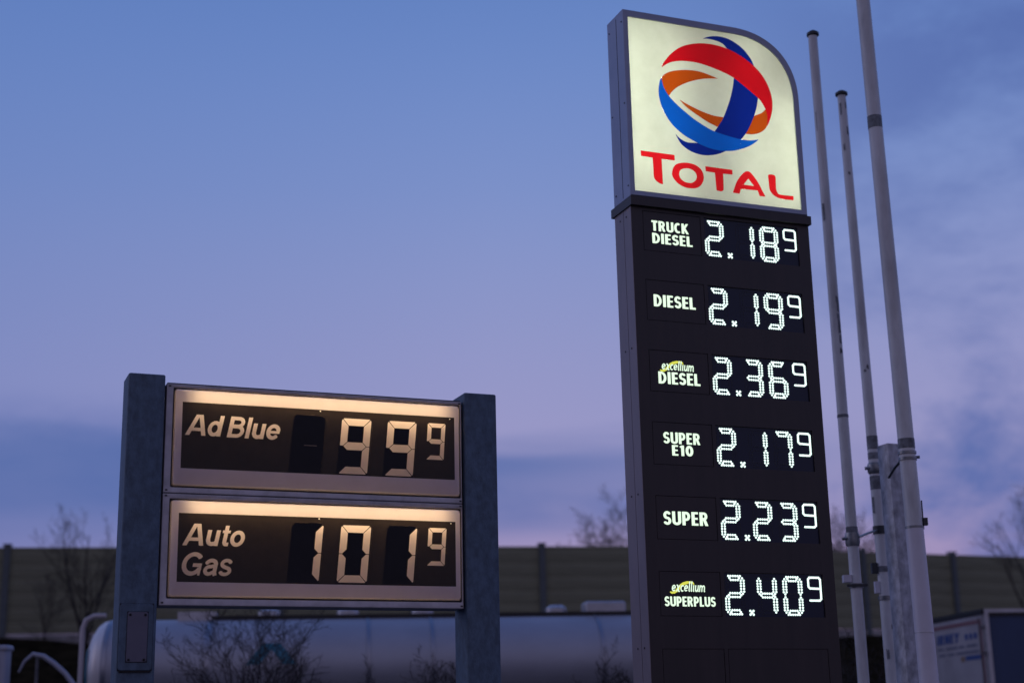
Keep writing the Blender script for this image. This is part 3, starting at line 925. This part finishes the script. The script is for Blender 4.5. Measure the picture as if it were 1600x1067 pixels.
for t_ in [T1, T3, T4, T5] + T2:
    # local x of the print runs from far to near: print x -> -y of the trailer
    t_.matrix_local = Matrix(((0, 1, 0, -.0345), (-1, 0, 0, 2.17), (0, 0, 1, 2.36), (0, 0, 0, 1)))
MB().box(0, BL, .3, .5, .85, 1.14).box(0, BL, BW - .5, BW - .3, .85, 1.14).build('chassis', 'trailer_grey', bt)
for x in (1.3, 2.6, 3.9):
    for y in (.22, BW - .22):
        link_mesh('wheel', tyre, bt, (x, y, .5))
for y in (.5, BW - .5):
    MB().box(7.2, 7.34, y - .06, y + .06, 0, .9).build('landing_leg', 'trailer_grey', bt)

# ------------------------------------------------------------------ small things at the left edge
cb = thing('utility_cabinet', 'pale grey cabinet cut off by the left edge, beside the curved rail', 'cabinet', (-7.36, 20.0, 0), 0.0)
MB().rbox(-.68, .68, 0, .25, 0, 2.90, .04, 3, .03).build('housing', 'cabinet', cb, True, 35)
MB().rbox(-.70, .70, -.02, .27, 2.88, 2.94, .04, 3, .02).build('cabinet_lid', 'cabinet', cb, True, 35)
MB().box(-.60, .60, -.012, 0.002, .2, 2.75).build('door', 'cabinet', cb)
rl = thing('curved_rail', 'curved pale metal rail bending down beside the tank end', 'railing', (-6.4, 20.3, 0), 0)
MB().tube([(-.20, 0, 2.60), (-.13, 0, 2.74), (-.02, 0, 2.83), (.12, 0, 2.80), (.27, 0, 2.70), (.42, 0, 2.57), (.54, 0, 2.42), (.62, 0, 2.2), (.66, 0, 1.8), (.66, 0, 0)], [.012, .02, .03] + [.034] * 7, 8).build('rail', 'cabinet', rl, True, 50)
MB().tube([(.04, 0, 0), (.04, 0, 2.80)], .022, 6).build('rail_post', 'trailer_grey', rl)


# ------------------------------------------------------------------ flagpoles
def collar(r, z, h, mat, parent, name, n=20, x=0, y=0):
    return MB().tube([(x, y, z), (x, y, z + h)], r, n).build(name, mat, parent, True, 40)


fp = thing('flagpole', 'thin white pole with a dark cap next to the tall pylon', 'flagpole', (2.803, 12.6, 0), 0, 'white poles right of the pylon')
MB().tube([(0, 0, 0), (0, 0, 2), (0, 0, 4.18), (-.003, 0, 7.74)], [.050, .0475, .0455, .041], 24).build('shaft', 'pole', fp, True, 40)
MB().tube([(0, 0, 7.735), (0, 0, 7.742), (0, 0, 7.765), (0, 0, 7.785)], [.047, .056, .055, .030], 20).build('cap', 'darkcap', fp, True, 40)
collar(.0485, 4.19, .025, 'tape', fp, 'joint_ring')
cm = fix(MB().tube([(0, 0, 3.10), (0, 0, 3.13), (0, 0, 3.18), (0, 0, 3.21)], [.056, .062, .062, .056], 20).build('clamp', 'steel', fp, True, 40))
MB().tube([(-.09, -.02, 3.16), (-.05, -.03, 3.16)], .014, 6).build('clamp_bolt', 'steel', cm)
collar(.0495, 3.21, .05, 'tape', fp, 'dark_band')
MB().tube([(0, 0, 2.755), (0, 0, 2.79)], .058, 20).build('clamp', 'steel', fp, True, 40)
MB().box(-.085, .085, -.058, -.04, 2.76, 2.782).build('bracket', 'darkcap', fp)
MB().box(-.105, -.04, -.04, .03, 2.80, 2.86).build('junction_box', 'pole_white', fp)
random.seed(4)
for k in range(9):
    z = [4.75, 5.05, 5.12, 5.2, 4.92, 4.84, 6.8, 5.95, 4.97][k]
    a = [-60, -62, -56, -64, -58, -55, -150, -140, -60][k]
    h_ = [.04, .05, .1, .05, .12, .07, .18, .16, .09][k]
    rr = .0475 - .0019 * (z - 4.2) + .0012
    vs = []
    for j in range(5):
        aa = R(a - 16 + 8 * j + random.uniform(-2, 2))
        vs.append((rr * math.cos(aa), rr * math.sin(aa), z + random.uniform(-.01, .01)))
    for j in range(5):
        aa = R(a + 16 - 8 * j + random.uniform(-2, 2))
        vs.append((rr * math.cos(aa), rr * math.sin(aa), z + h_ + random.uniform(-.01, .01)))
    MB().add(vs, [(j, j + 1, 8 - j, 9 - j) for j in range(4)]).build('peeled_patch', 'tape', fp)

fp2 = thing('flagpole', 'shortest of the white poles, capped, middle of the three', 'flagpole', (3.180, 13.2, 0), 0, 'white poles right of the pylon')
MB().tube([(0, 0, 0), (0, 0, 2), (0, 0, 3.9), (-.018, 0, 7.41)], [.054, .052, .048, .0395], 24).build('shaft', 'pole', fp2, True, 40)
MB().tube([(-.018, 0, 7.408), (-.018, 0, 7.415), (-.018, 0, 7.437), (-.018, 0, 7.456)], [.045, .058, .057, .030], 20).build('cap', 'darkcap', fp2, True, 40)
for z, h_ in ((3.93, .06), (4.02, .12), (3.66, .12)):
    collar(.0502 if z < 3.9 else .0492, z, h_, 'tape', fp2, 'dark_band')
MB().tube([(0, 0, 3.80), (0, 0, 3.82), (0, 0, 3.88), (0, 0, 3.90)], [.052, .062, .062, .052], 20).build('clamp', 'steel', fp2, True, 40)
MB().tube([(-.09, -.02, 3.85), (-.04, -.03, 3.85)], .016, 6).build('clamp_bolt', 'steel', fp2)
MB().tube([(0, 0, 3.27), (0, 0, 3.34)], .058, 20).build('clamp', 'darkcap', fp2, True, 40)
collar(.053, 2.94, .05, 'tape', fp2, 'dark_band')
MB().box(-.10, -.05, -.03, .02, 2.93, 3.02).build('bracket', 'darkcap', fp2)
MB().box(-.085, -.045, -.03, .02, 2.76, 2.86).build('junction_box', 'pole_white', fp2)
MB().tube([(0, 0, 2.70), (0, 0, 2.735)], .060, 20).build('clamp', 'steel', fp2, True, 40)
for z, a, h_ in ((7.2, -130, .12), (7.0, -60, .08), (6.85, -125, .06), (7.27, -50, .06), (6.6, -90, .03), (4.75, -80, .03), (4.72, -110, .02), (3.45, -150, .14), (2.45, -50, .05), (2.2, -120, .08)):
    rr = (.048 - .0024 * (z - 3.9) if z > 3.9 else .0525) + .0012
    vs = []
    for j in range(5):
        aa = R(a - 14 + 7 * j)
        vs.append((rr * math.cos(aa) - .018 * max(0, (z - 3.9) / 3.5), rr * math.sin(aa), z + random.uniform(-.012, .012)))
    for j in range(5):
        aa = R(a + 14 - 7 * j)
        vs.append((rr * math.cos(aa) - .018 * max(0, (z - 3.9) / 3.5), rr * math.sin(aa), z + h_ + random.uniform(-.012, .012)))
    MB().add(vs, [(j, j + 1, 8 - j, 9 - j) for j in range(4)]).build('peeled_patch', 'tape', fp2)

fp3 = thing('flagpole', 'thickest white pole, running out of the top of the picture', 'flagpole', (3.176, 12.0, 0), 0, 'white poles right of the pylon')
MB().tube([(0, 0, 0), (0, 0, 2.0), (-.008, 0, 3.16)], [.080, .075, .071], 28).build('sleeve', 'pole_white', fp3, True, 40)
MB().tube([(-.008, 0, 3.14), (-.016, 0, 4.4), (-.03, 0, 6.0), (-.045, 0, 7.8), (-.052, 0, 9.2)], [.067, .064, .0605, .0585, .055], 28).build('shaft', 'pole', fp3, True, 40)
MB().tube([(-.052, 0, 9.19), (-.052, 0, 9.26)], .06, 20).build('cap', 'darkcap', fp3, True, 40)
MB().tube([(-.036, 0, 6.57), (-.036, 0, 6.68)], .0612, 24).build('dark_band', 'tape', fp3, True, 40)
MB().tube([(-.012, 0, 3.80), (-.012, 0, 3.88)], .0672, 24).build('dark_band', 'tape', fp3, True, 40)
for z in (3.705, 3.755):
    MB().tube([(-.012, 0, z), (-.012, 0, z + .022)], .0735, 24).build('clamp', 'steel', fp3, True, 40)
MB().tube([(.05, 0, 3.73), (.085, -.01, 3.73)], .013, 6).build('clamp_bolt', 'steel', fp3)
MB().tube([(-.06, 0, 3.71), (-.10, .1, 3.66), (-.1, .3, 3.62)], .011, 6).build('bracket', 'darkcap', fp3)
MB().tube([(-.008, 0, 3.155), (-.008, 0, 3.175)], .0725, 24).build('joint_ring', 'steel', fp3, True, 40)
MB().box(.065, .10, -.02, .02, 3.18, 3.24).build('bracket', 'darkcap', fp3)
MB().tube([(.066, 0, 3.15), (.068, 0, 3.38)], .006, 5).build('halyard', 'darkcap', fp3)
collar(.0764, 2.338, .006, 'hatchm', fp3, 'joint_ring', 28)

gp = thing('galvanised_post', 'square mottled grey post behind the thickest white pole', 'post', (3.114, 12.4, 0), 0.39)
MB().rbox(0.0, .17, 0.0, .15, 0, 3.925, .008, 2).build('post', 'galv_pole', gp, True, 40)
MB().box(-.04, .21, -.04, .19, 0, .015).build('base_plate', 'galv_pole', gp)
# strut joining two pole clamps
stt = MB().tube([(2.85, 12.56, 3.17), (3.0, 12.85, 3.24), (3.15, 13.16, 3.30)], .010, 6).build('clamp_link', 'steel')
stt['label'] = 'thin steel link joining the clamps of the two thin white poles'
stt['category'] = 'bracket'

# ------------------------------------------------------------------ tall fuel price pylon
PY = thing('price_pylon', 'tall dark fuel price pylon with a lit brand box on top', 'price pylon', (0.8981, 10.461, 0), 0.3719)
W = 1.502
# body: dark case and front skin with openings
MB().box(0.004, W - .004, .012, .135, 0, 5.40).build('case', 'rack', PY)
fr_ = MB()
ROWS = [5.342 - .5272 * k for k in range(10)]
C0, C1, C2, C3 = .088, .566, .5955, 1.4035
for x0, x1 in ((0, C0), (C1, C2), (C3, W)):
    fr_.box(x0, x1, 0, .0115, 0, 5.40)
zt = 5.40
for r_ in ROWS:
    for x0, x1 in ((C0, C1), (C2, C3)):
        fr_.box(x0, x1, 0, .0115, r_ + .002, zt)
    zt = r_ - .3055
for x0, x1 in ((C0, C1), (C2, C3)):
    fr_.box(x0, x1, 0, .0115, 0, zt)
fr_.build('front_skin', 'rack', PY)
# side cladding: two folded sheets and their screws
MB().box(-.004, .003, .006, .128, 0, 5.39).build('side_sheet', 'side', PY)
MB().box(-.004, .003, .134, .282, 0, 5.39).build('side_sheet', 'side', PY)
MB().box(W - .003, W + .004, .006, .282, 0, 5.39).build('side_sheet', 'side', PY)
MB().box(.004, W - .004, .136, .278, 0, 5.38).build('rear_case', 'side', PY)


def side_screw(y, z, x=-.0045, par=None):
    n = 8
    vs = [(x, y + .0075 * math.cos(2 * math.pi * k / n), z + .0075 * math.sin(2 * math.pi * k / n)) for k in range(n)]
    vs += [(x - .003, y + .006 * math.cos(2 * math.pi * k / n), z + .006 * math.sin(2 * math.pi * k / n)) for k in range(n)]
    MB().add(vs, [(k, (k + 1) % n, (k + 1) % n + n, k + n) for k in range(n)] + [tuple(range(n, 2 * n))]).build('screw', 'screw', par or PY)


for z in (5.31, 4.31, 3.25, 2.19, 1.1):
    for y in (.085, .19):
        side_screw(y, z)
# collar under the lit box
MB().box(-.016, W + .012, -.030, .318, 5.372, 5.440).build('collar', 'rack', PY)
MB().box(.01, W - .01, .0, .29, 5.441, 5.454).build('gasket', 'black', PY)


def rounded_outline(x0, x1, z0, z1, cx, cz, n=26):
    """rectangle whose upper right corner is a wide superellipse sweep"""
    p = [(x0, z0), (x0, z1)]
    for k in range(n + 1):
        a = R(90 - 90 * k / n)
        e = 2 / 2.3
        p.append((cx + (x1 - cx) * math.cos(a) ** e if math.cos(a) > 0 else cx, cz + (z1 - cz) * math.sin(a) ** e if math.sin(a) > 1e-9 else cz))
    p.append((x1, z0))
    return p


OUT = rounded_outline(0, 1.506, 5.455, 6.958, .93, 6.40)
BEV = rounded_outline(.006, 1.500, 5.461, 6.952, .93, 6.40)
INN = rounded_outline(.039, 1.459, 5.4975, 6.9045, .93, 6.40)


def loft(rings):
    """rings of equal count: list of (outline, y)"""
    m = len(rings[0][0])
    vs = [(x, y, z) for o_, y in rings for x, z in o_]
    fs = [(j * m + i, j * m + (i + 1) % m, (j + 1) * m + (i + 1) % m, (j + 1) * m + i) for j in range(len(rings) - 1) for i in range(m)]
    return MB().add(vs, fs)


tbx = loft([(INN, .020), (INN, .004), (BEV, 0), (OUT, .006), (OUT, .289), (BEV, .295)])
tbx.f.append(tuple(range(5 * len(OUT), 6 * len(OUT))))
top_box = fix(tbx.build('light_box', 'alu', PY, True, 30))
IN2 = rounded_outline(.020, 1.480, 5.475, 6.925, .93, 6.40)
ins = loft([(IN2, .014), (IN2, .27)])
ins.f.append(tuple(range(len(IN2), 2 * len(IN2))))
ins.build('reflector', 'inside', top_box)
for s_ in (.075, .40, 1.06, 1.41):
    MB().tube([(s_, .175, 5.52), (s_, .175, 6.86 if s_ < 1.2 else 6.42)], .014, 8).build('fluorescent_tube', 'tube_cool', top_box)
for y, z in ((.035, 6.865), (.255, 6.865), (.04, 6.20), (.255, 6.17), (.035, 5.54), (.25, 5.53)):
    side_screw(y, z, -.0005, top_box)
side_screw(.012, 5.515, .036, top_box)
MB().box(-.0015, 0.001, .128, .132, 5.47, 6.93).build('seam', 'screw', top_box)
# the lit face: cream acrylic with coloured film let into it
SP = {k: smooth_poly(v) for k, v in LOGO.items()}
FF = Field(.03, 1.47, 5.49, 6.915, .0042)
D = {k: FF.poly(v) for k, v in SP.items()}
parts = {}
parts['red'] = D['red']
parts['blue'] = D['blue']
parts['navy'] = np.maximum(np.minimum.reduce([D['navy_top'], D['navy_band'], D['navy_low']]), -np.minimum(D['red'], D['blue']))
parts['orange'] = np.maximum(np.minimum.reduce([D['orange_top'], D['orange_low'], D['orange_right']]),
                             -np.minimum.reduce([D['red'], D['blue'], D['navy_band']]))
logo_all = np.minimum.reduce([D['red'], D['blue'], parts['navy'], parts['orange']])
letters = {'T': D['T1'], 'O': np.maximum(D['O_out'], -D['O_in']), 'T.': D['T2'], 'A': np.maximum(D['A_out'], -D['A_in']), 'L': D['L']}
alll = np.minimum.reduce(list(letters.values()))
face = np.maximum(FF.poly(INN), -np.minimum(logo_all, alll))
fc = FF.mesh(face, .014, 'sign_face', 'face', PY)
FF.mesh(parts['red'], .0135, 'emblem_ribbon', 'f_red', fc)
FF.mesh(parts['blue'], .0135, 'emblem_ribbon', 'f_blue', fc)
FF.mesh(parts['navy'], .0135, 'emblem_ribbon', 'f_navy', fc)
FF.mesh(parts['orange'], .0135, 'emblem_ribbon', 'f_orange', fc)
for k, v in letters.items():
    FF.mesh(v, .0135, 'letter', 'f_redtext', fc)

# fuel rows
TX = [
    [('TRUCK', COND, .1565, .466, .0658, .1478, 0, .015), ('DIESEL', COND, .1570, .494, .1620, .2440, 0, .02)],
    [('DIESEL', COND, .1445, .492, .1070, .2000, 0, .02)],
    [('DIESEL', COND, .1535, .4965, .1550, .2460, 0, .02)],
    [('SUPER', COND, .1700, .4700, .0680, .1530, 0, .02), ('E10', COND, .2340, .4100, .1600, .2380, 0, .02)],
    [('SUPER', COND, .1405, .5005, .1060, .2040, 0, .02)],
    [('SUPERPLUS', COND, .1210, .5210, .1700, .2390, 0, .01)],
]
led_dot = None
SEGDOTS = {
    'a': [(1.5 + k, 14) for k in range(6)] + [(2.5 + k, 12.55) for k in range(4)] + [(1.95, 13.25), (6.05, 13.25)],
    'b': [(8, 12.35 - k) for k in range(5)] + [(6.75, 12.35 - k) for k in range(5)] + [(7.37, 13.2), (7.37, 7.55)],
    'c': [(8, 5.65 - k) for k in range(5)] + [(6.75, 5.65 - k) for k in range(5)] + [(7.37, .8), (7.37, 6.45)],
    'd': [(1.5 + k, 0) for k in range(6)] + [(2.5 + k, 1.45) for k in range(4)] + [(1.95, .75), (6.05, .75)],
    'e': [(0, 5.65 - k) for k in range(5)] + [(1.25, 5.65 - k) for k in range(5)] + [(.63, .8), (.63, 6.45)],
    'f': [(0, 12.35 - k) for k in range(5)] + [(1.25, 12.35 - k) for k in range(5)] + [(.63, 13.2), (.63, 7.55)],
    'g': [(2 + k, 7.7) for k in range(5)] + [(2 + k, 6.3) for k in range(5)] + [(1.35, 7.0), (6.65, 7.0)],
}
LIT = {'0': 'abcdef', '1': 'bc', '2': 'abged', '3': 'abgcd', '4': 'fgbc', '5': 'afgcd', '6': 'afgedc', '7': 'abc', '8': 'abcdefg', '9': 'abcdfg'}
PX, PZ = .149 / 8, .2655 / 14
UNIT = {}


def digit_mesh(ch, lit):
    key = (ch, lit)
    if key not in UNIT:
        mb = MB()
        segs = LIT[ch] if lit else [q for q in 'abcdefg' if q not in LIT[ch]]
        for q in segs:
            for x, z in SEGDOTS[q]:
                mb.disc(x * PX, 0, z * PZ, 0.0084 if lit else .0060, 8 if lit else 6, .004 if lit else .001)
        UNIT[key] = mb.mesh('digit' if lit else 'unlit_diodes', MAT['led' if lit else 'ledoff'])
    return UNIT[key]


mb = MB()
for x, z in ((-.0125, -.0125), (.0125, -.0125), (0, 0), (-.0125, .0125), (.0125, .0125)):
    mb.disc(x, 0, z, .0090, 8, .004)
point_me = mb.mesh('decimal_point', MAT['led'])
mb = MB()


def along(pts, step):
    for (xa, za), (xb, zb) in zip(pts, pts[1:]):
        L = math.hypot(xb - xa, zb - za)
        n = max(1, int(round(L / step)))
        for k in range(n):
            yield xa + (xb - xa) * k / n, za + (zb - za) * k / n
    yield pts[-1]


# the small raised 9, a single close row of diodes; local origin at its lower left
SMALL9 = [(.008, 0), (.087, 0), (.100, .012), (.100, .150), (.088, .163), (.012, .163), (0, .150), (0, .098), (.012, .086), (.094, .084)]
for x, z in along(SMALL9, .0095):
    mb.disc(x, 0, z, .0082, 8, .004)
nine_me = mb.mesh('small_digit', MAT['led'])

PRICES = ['218', '219', '236', '217', '223', '240']
names6 = ['first', 'second', 'third', 'fourth', 'fifth', 'sixth']
for k, r_ in enumerate(ROWS):
    lp = MB().box(C0 + .004, C1 - .004, .0015, .011, r_ - .3015, r_ - .002).build('label_panel' if k < 6 else 'blank_panel', 'rack', PY)
    if k >= 6:
        MB().box(C2 + .004, C3 - .004, .0015, .011, r_ - .3015, r_ - .002).build('blank_panel', 'rack', PY)
        continue
    F = Field(.10, .55, r_ - .28, r_ - .03, .0026)
    fields = []
    for (t_, font, x0, x1, za, zb, sh, tr_) in TX[k]:
        F1 = text_sdf(F, t_, font, x0, x1, r_ - zb, r_ - za, sh, tr_, bold=-.014)
        F.mesh(F1, 0.0005, 'lettering', 'lettering', lp)
    if k in (2, 5):
        dz, dx = (0, 0) if k == 2 else (.0045, -.004)
        bx = [(.178 + dx, r_ - .106 + dz), (.463 + dx, r_ - .106 + dz)]
        ex = text_sdf(F, 'excellium', SCRIPT, .182 + dx, .458 + dx, r_ - .142 + dz, r_ - .068 + dz, .16, .0, 1.0)
        F.mesh(ex, 0.0002, 'script_lettering', 'lettering', lp)
        Q = [(.176, -.146), (.186, -.150), (.203, -.147), (.222, -.136), (.240, -.118), (.258, -.100), (.282, -.086), (.312, -.078), (.340, -.0765), (.356, -.083), (.360, -.098)]
        q = np.full(F.X.shape, 9.0)
        for i in range(len(Q) - 1):
            t0 = i / (len(Q) - 1)
            hw = .0030 + .0080 * math.sin(math.pi * min(1, t0 + .08))
            q = np.minimum(q, stroke_sdf(F.X, F.Z, [(Q[i][0] + dx, r_ + Q[i][1] + dz), (Q[i + 1][0] + dx, r_ + Q[i + 1][1] + dz)], hw, 0))
            q = np.minimum(q, np.hypot(F.X - Q[i][0] - dx, F.Z - r_ - Q[i][1] - dz) - hw)
        q = np.maximum(q, -(ex - .0006))
        F.mesh(q, 0.0004, 'swoosh', 'swoosh', lp)
    dp_ = MB().box(C2 + .002, C3 - .002, .0100, .0118, r_ - .3045, r_ - .001).build('price_display', 'navy', PY)
    zb = r_ - .287
    for ch, x0 in zip(PRICES[k], (.607, .867, 1.0765)):
        link_mesh('digit', digit_mesh(ch, True), dp_, (x0, .0098, zb))
        if ch != '8':
            o = link_mesh('unlit_diodes', digit_mesh(ch, False), dp_, (x0, .0098, zb))
            o['kind'] = 'stuff'
    link_mesh('decimal_point', point_me, dp_, (.8085, .0098, r_ - .276))
    link_mesh('small_digit', nine_me, dp_, (1.2835, .0098, r_ - .185))
MB().box(-.1, W + .1, -.1, .40, 0, .05).build('foot_plate', 'rack', PY)

# ------------------------------------------------------------------ low sign: two light boxes between galvanised posts
SG = thing('low_price_sign', 'low price sign of two glowing boxes between square galvanised posts', 'price sign', (-2.215, 9.4039, 0), 0.3789)
posts = []
for x0, x1, zz_ in ((-.2447, -.0131, 3.905), (2.0138, 2.2500, 3.918)):
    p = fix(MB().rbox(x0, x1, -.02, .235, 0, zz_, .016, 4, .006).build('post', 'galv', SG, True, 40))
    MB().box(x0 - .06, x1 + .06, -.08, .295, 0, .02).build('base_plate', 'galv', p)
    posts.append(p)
# access hatch on the left post
ac = MB().rbox(-.236, -.034, 0, .40, 0, .010, .018, 4, .003)
ac.v = [(x, -.020 - z, 2.055 + y) for x, y, z in ac.v]
MB().box(-.2385, -.0315, -.0208, -.0195, 2.0515, 2.4575).build('hatch_seam', 'screw', posts[0])
hp = fix(ac.build('hatch_frame', 'galv', posts[0], True, 40))
MB().box(-.1935, -.0635, -.0310, -.0295, 2.1015, 2.4085).build('hatch_seam', 'screw', posts[0])
ac = MB().rbox(-.190, -.067, 0, .30, 0, .006, .012, 4, .002)
ac.v = [(x, -.0302 - z, 2.105 + y) for x, y, z in ac.v]
fix(ac.build('hatch_cover', 'hatchplate', posts[0], True, 40))
MB().box(-.228, -.040, -.0285, -.0185, 2.043, 2.054).build('hatch_lip', 'screw', posts[0])
for x in (-.174, -.083):
    for z in (2.388, 2.118):
        MB().disc(x, -.0362, z, .0085, 8, .005).build('rivet', 'screw', posts[0])


def rr(x0, x1, z0, z1, r, n=4):
    p = []
    for (cx, cz, a0) in ((x1 - r, z1 - r, 0), (x0 + r, z1 - r, 90), (x0 + r, z0 + r, 180), (x1 - r, z0 + r, 270)):
        for k in range(n + 1):
            a = R(a0 + 90 * k / n)
            p.append((cx + r * math.cos(a), cz + r * math.sin(a)))
    return p


def seg_polys(x0, z0, w, h, shear, t, g=.0016, ch=.020):
    """seven slanted segments with mitred ends; returns dict of polygons"""
    def q(x, z):
        return (x0 + x + shear * z, z0 + z)
    m = h / 2
    tm = t * .55
    P = {
        'a': [(ch, h), (w - ch, h), (w - ch * .55, h - ch * .35), (w - t, h - t), (t, h - t), (ch * .55, h - ch * .35)],
        'f': [(0, h - ch), (ch * .45, h - ch * .35), (t, h - t), (t, m + tm), (t * .45, m), (0, m)],
        'b': [(w, h - ch), (w - ch * .45, h - ch * .35), (w - t, h - t), (w - t, m + tm), (w - t * .45, m), (w, m)],
        'e': [(0, ch), (ch * .45, ch * .35), (t, t), (t, m - tm), (t * .45, m), (0, m)],
        'c': [(w, ch), (w - ch * .45, ch * .35), (w - t, t), (w - t, m - tm), (w - t * .45, m), (w, m)],
        'd': [(ch, 0), (w - ch, 0), (w - ch * .55, ch * .35), (w - t, t), (t, t), (ch * .55, ch * .35)],
        'g': [(t * .45, m), (t, m + tm), (w - t, m + tm), (w - t * .45, m), (w - t, m - tm), (t, m - tm)],
    }
    return {k: [q(*p) for p in v] for k, v in P.items()}


CELLS = (.803, 1.124, 1.4415)
SHEAR = .031 / .376
def light_box(z0, z1, tz0, tz1, dz0, dz1, digits, words, zcell, tube_z, strength):
    # frame and case
    o_, i_ = rr(0.0, 2.0, z0, z1, .002), rr(.0425, 1.9925, tz0 - .012, tz1 + .011, .010)
    o2 = rr(.0025, 1.9975, z0 + .004, z1 - .004, .002)
    i2 = rr(.036, 1.9955, tz0 - .018, tz1 + .0155, .006)
    bxm = loft([(i_, .030), (i_, .012), (i2, .009), (o2, .009), (o_, .013), (o_, .205), (o2, .21)])
    bxm.f.append(tuple(range(6 * len(o_), 7 * len(o_))))
    box = fix(bxm.build('light_box', 'boxalu', SG, True, 30))
    rin = rr(.030, 1.990 - .006, z0 + .012, z1 - .010, .01)
    rf_ = loft([(rin, .034), (rin, .195)])
    rf_.f.append(tuple(range(len(rin), 2 * len(rin))))
    rf_.build('reflector', 'inside_old', box)
    # tray: pan-formed white acrylic rim round the dark panel
    n_ = 5
    hole = rr(.1022, 1.9455, dz0, dz1, .0015, n_)
    t0 = rr(.068, 1.968, tz0 + .014, tz1 - .014, .012, n_)
    t1 = rr(.058, 1.978, tz0 + .004, tz1 - .004, .016, n_)
    t2 = rr(.0545, 1.9815, tz0, tz1, .018, n_)
    tr_ = loft([(hole, 0), (t0, 0), (t1, .003), (t2, .010), (t2, .032)])
    tray = tr_.build('face_tray', 'acryl', box, True, 45)
    gk = loft([(rr(.0530, 1.983, tz0 + .001, tz1 - .001, .014, n_), .028), (rr(.0405, 1.9945, tz0 - .014, tz1 + .013, .012, n_), .028)])
    gk.build('gasket', 'black', box)
    # dark printed panel with clear letters and segment windows
    F = Field(.1022, 1.9455, dz0, dz1, .0024)
    lets = []
    for (t_, x0, x1, za, zb, sh, tk_, tp) in words:
        lets.append(text_sdf(F, t_, HEAVY, x0, x1, za, zb, sh, tk_, tp, -.002))
    cells = [(CELLS[k], zcell, .206, .376, SHEAR, .0515, ch) for k, ch in enumerate(digits[:3])]
    cells.append((1.7375, zcell + .1225, .1295, .2530, .0171 / .253, .0315, digits[3]))
    big = []
    plates = []
    for (x0, zc, w, h, sh, t, ch) in cells:
        small = w < .15
        pl = [(x0 - .006 + sh * 0, zc - .004), (x0 + w + .006, zc - .004), (x0 + w + .006 + sh * h, zc + h - .02), (x0 + w - .016 + sh * h, zc + h + .006),
              (x0 + .016 + sh * h, zc + h + .006), (x0 - .006 + sh * h, zc + h - .02)]
        dpl = F.poly(pl)
        if not small:
            plates.append((dpl, x0, zc, w, h, sh))
        sg = seg_polys(x0, zc, w, h, sh, t, ch=.016 if not small else .008)
        lit = []
        for q_ in ('' if ch == ' ' else LIT[ch]):
            lit.append((q_, F.poly(sg[q_]) + (.0019 if not small else .0014)))
        big.append((ch, lit))
    litall = [d for ch, l in big for q_, d in l]
    shut = np.minimum.reduce(litall + lets)
    pall = np.minimum.reduce([p[0] for p in plates])
    panel = np.maximum(F.rect(.1022 - 1e-4, 1.9455 + 1e-4, dz0 - 1e-4, dz1 + 1e-4), -np.minimum(shut, pall))
    pn = F.mesh(panel, 0.0, 'dark_panel', 'film_dark', box)
    for d in lets:
        F.mesh(d, 0.0, 'lettering', 'seg', pn)
    for (dpl, x0, zc, w, h, sh) in plates:
        F.mesh(np.maximum(dpl, -shut), 0.0012, 'digit_window', 'plate', pn)
    for ch, lit in big:
        for q_, d in lit:
            F.mesh(d, 0.0010, 'digit_segment', 'seg', pn)
    # tubes and fixings
    MB().tube([(.165, .078, tube_z), (1.895, .078, tube_z)], .013, 8).build('fluorescent_tube', 'tube_warm', box)
    for x in (.020, 1.986):
        for z in (z0 + .017, z1 - .014):
            MB().box(x - .0075, x + .0075, .0060, .0095, z - .0045, z + .0045).build('screw', 'screw', box)
    for x, z in ((1.0065, dz1 - .0095), (1.9130, dz1 - .0120)):
        MB().disc(x, -.0003, z, .0042 if x < 1.5 else .003, 8, .001).build('pinhole', 'spark', pn)
    return box


bA = light_box(3.1525, 3.8560, 3.2000, 3.8240, 3.3105, 3.7410, ' 999',
               [('Ad', .1235, .377, 3.526, 3.6620, .20, .015, 1.0), ('Blue', .3860, .758, 3.5235, 3.6625, .20, .015, 1.0)],
               3.319, 3.778, 1)
bB = light_box(2.4500, 3.1475, 2.5040, 3.1070, 2.5945, 3.0260, '1019',
               [('Auto', .1300, .5430, 2.8230, 2.9610, .20, .02, 1.0), ('Gas', .1180, .4680, 2.6365, 2.7800, .20, .02, 1.0)],
               2.6065, 3.064, 1)
MB().box(.90, .985, -.0002, .0010, 3.494, 3.500).build('window_slit', 'orangepaint', bA)
MB().box(0.0, 2.0, .02, .20, 3.1478, 3.1520).build('joint_strip', 'black', SG)
MB().box(0.004, 1.996, .015, .20, 3.8562, 3.8640).build('rain_cap', 'black', SG)
MB().box(-.014, 0.001, .03, .18, 2.47, 3.84).box(2.0, 2.0145, .03, .18, 2.47, 3.84).build('side_bracket', 'screw', SG)
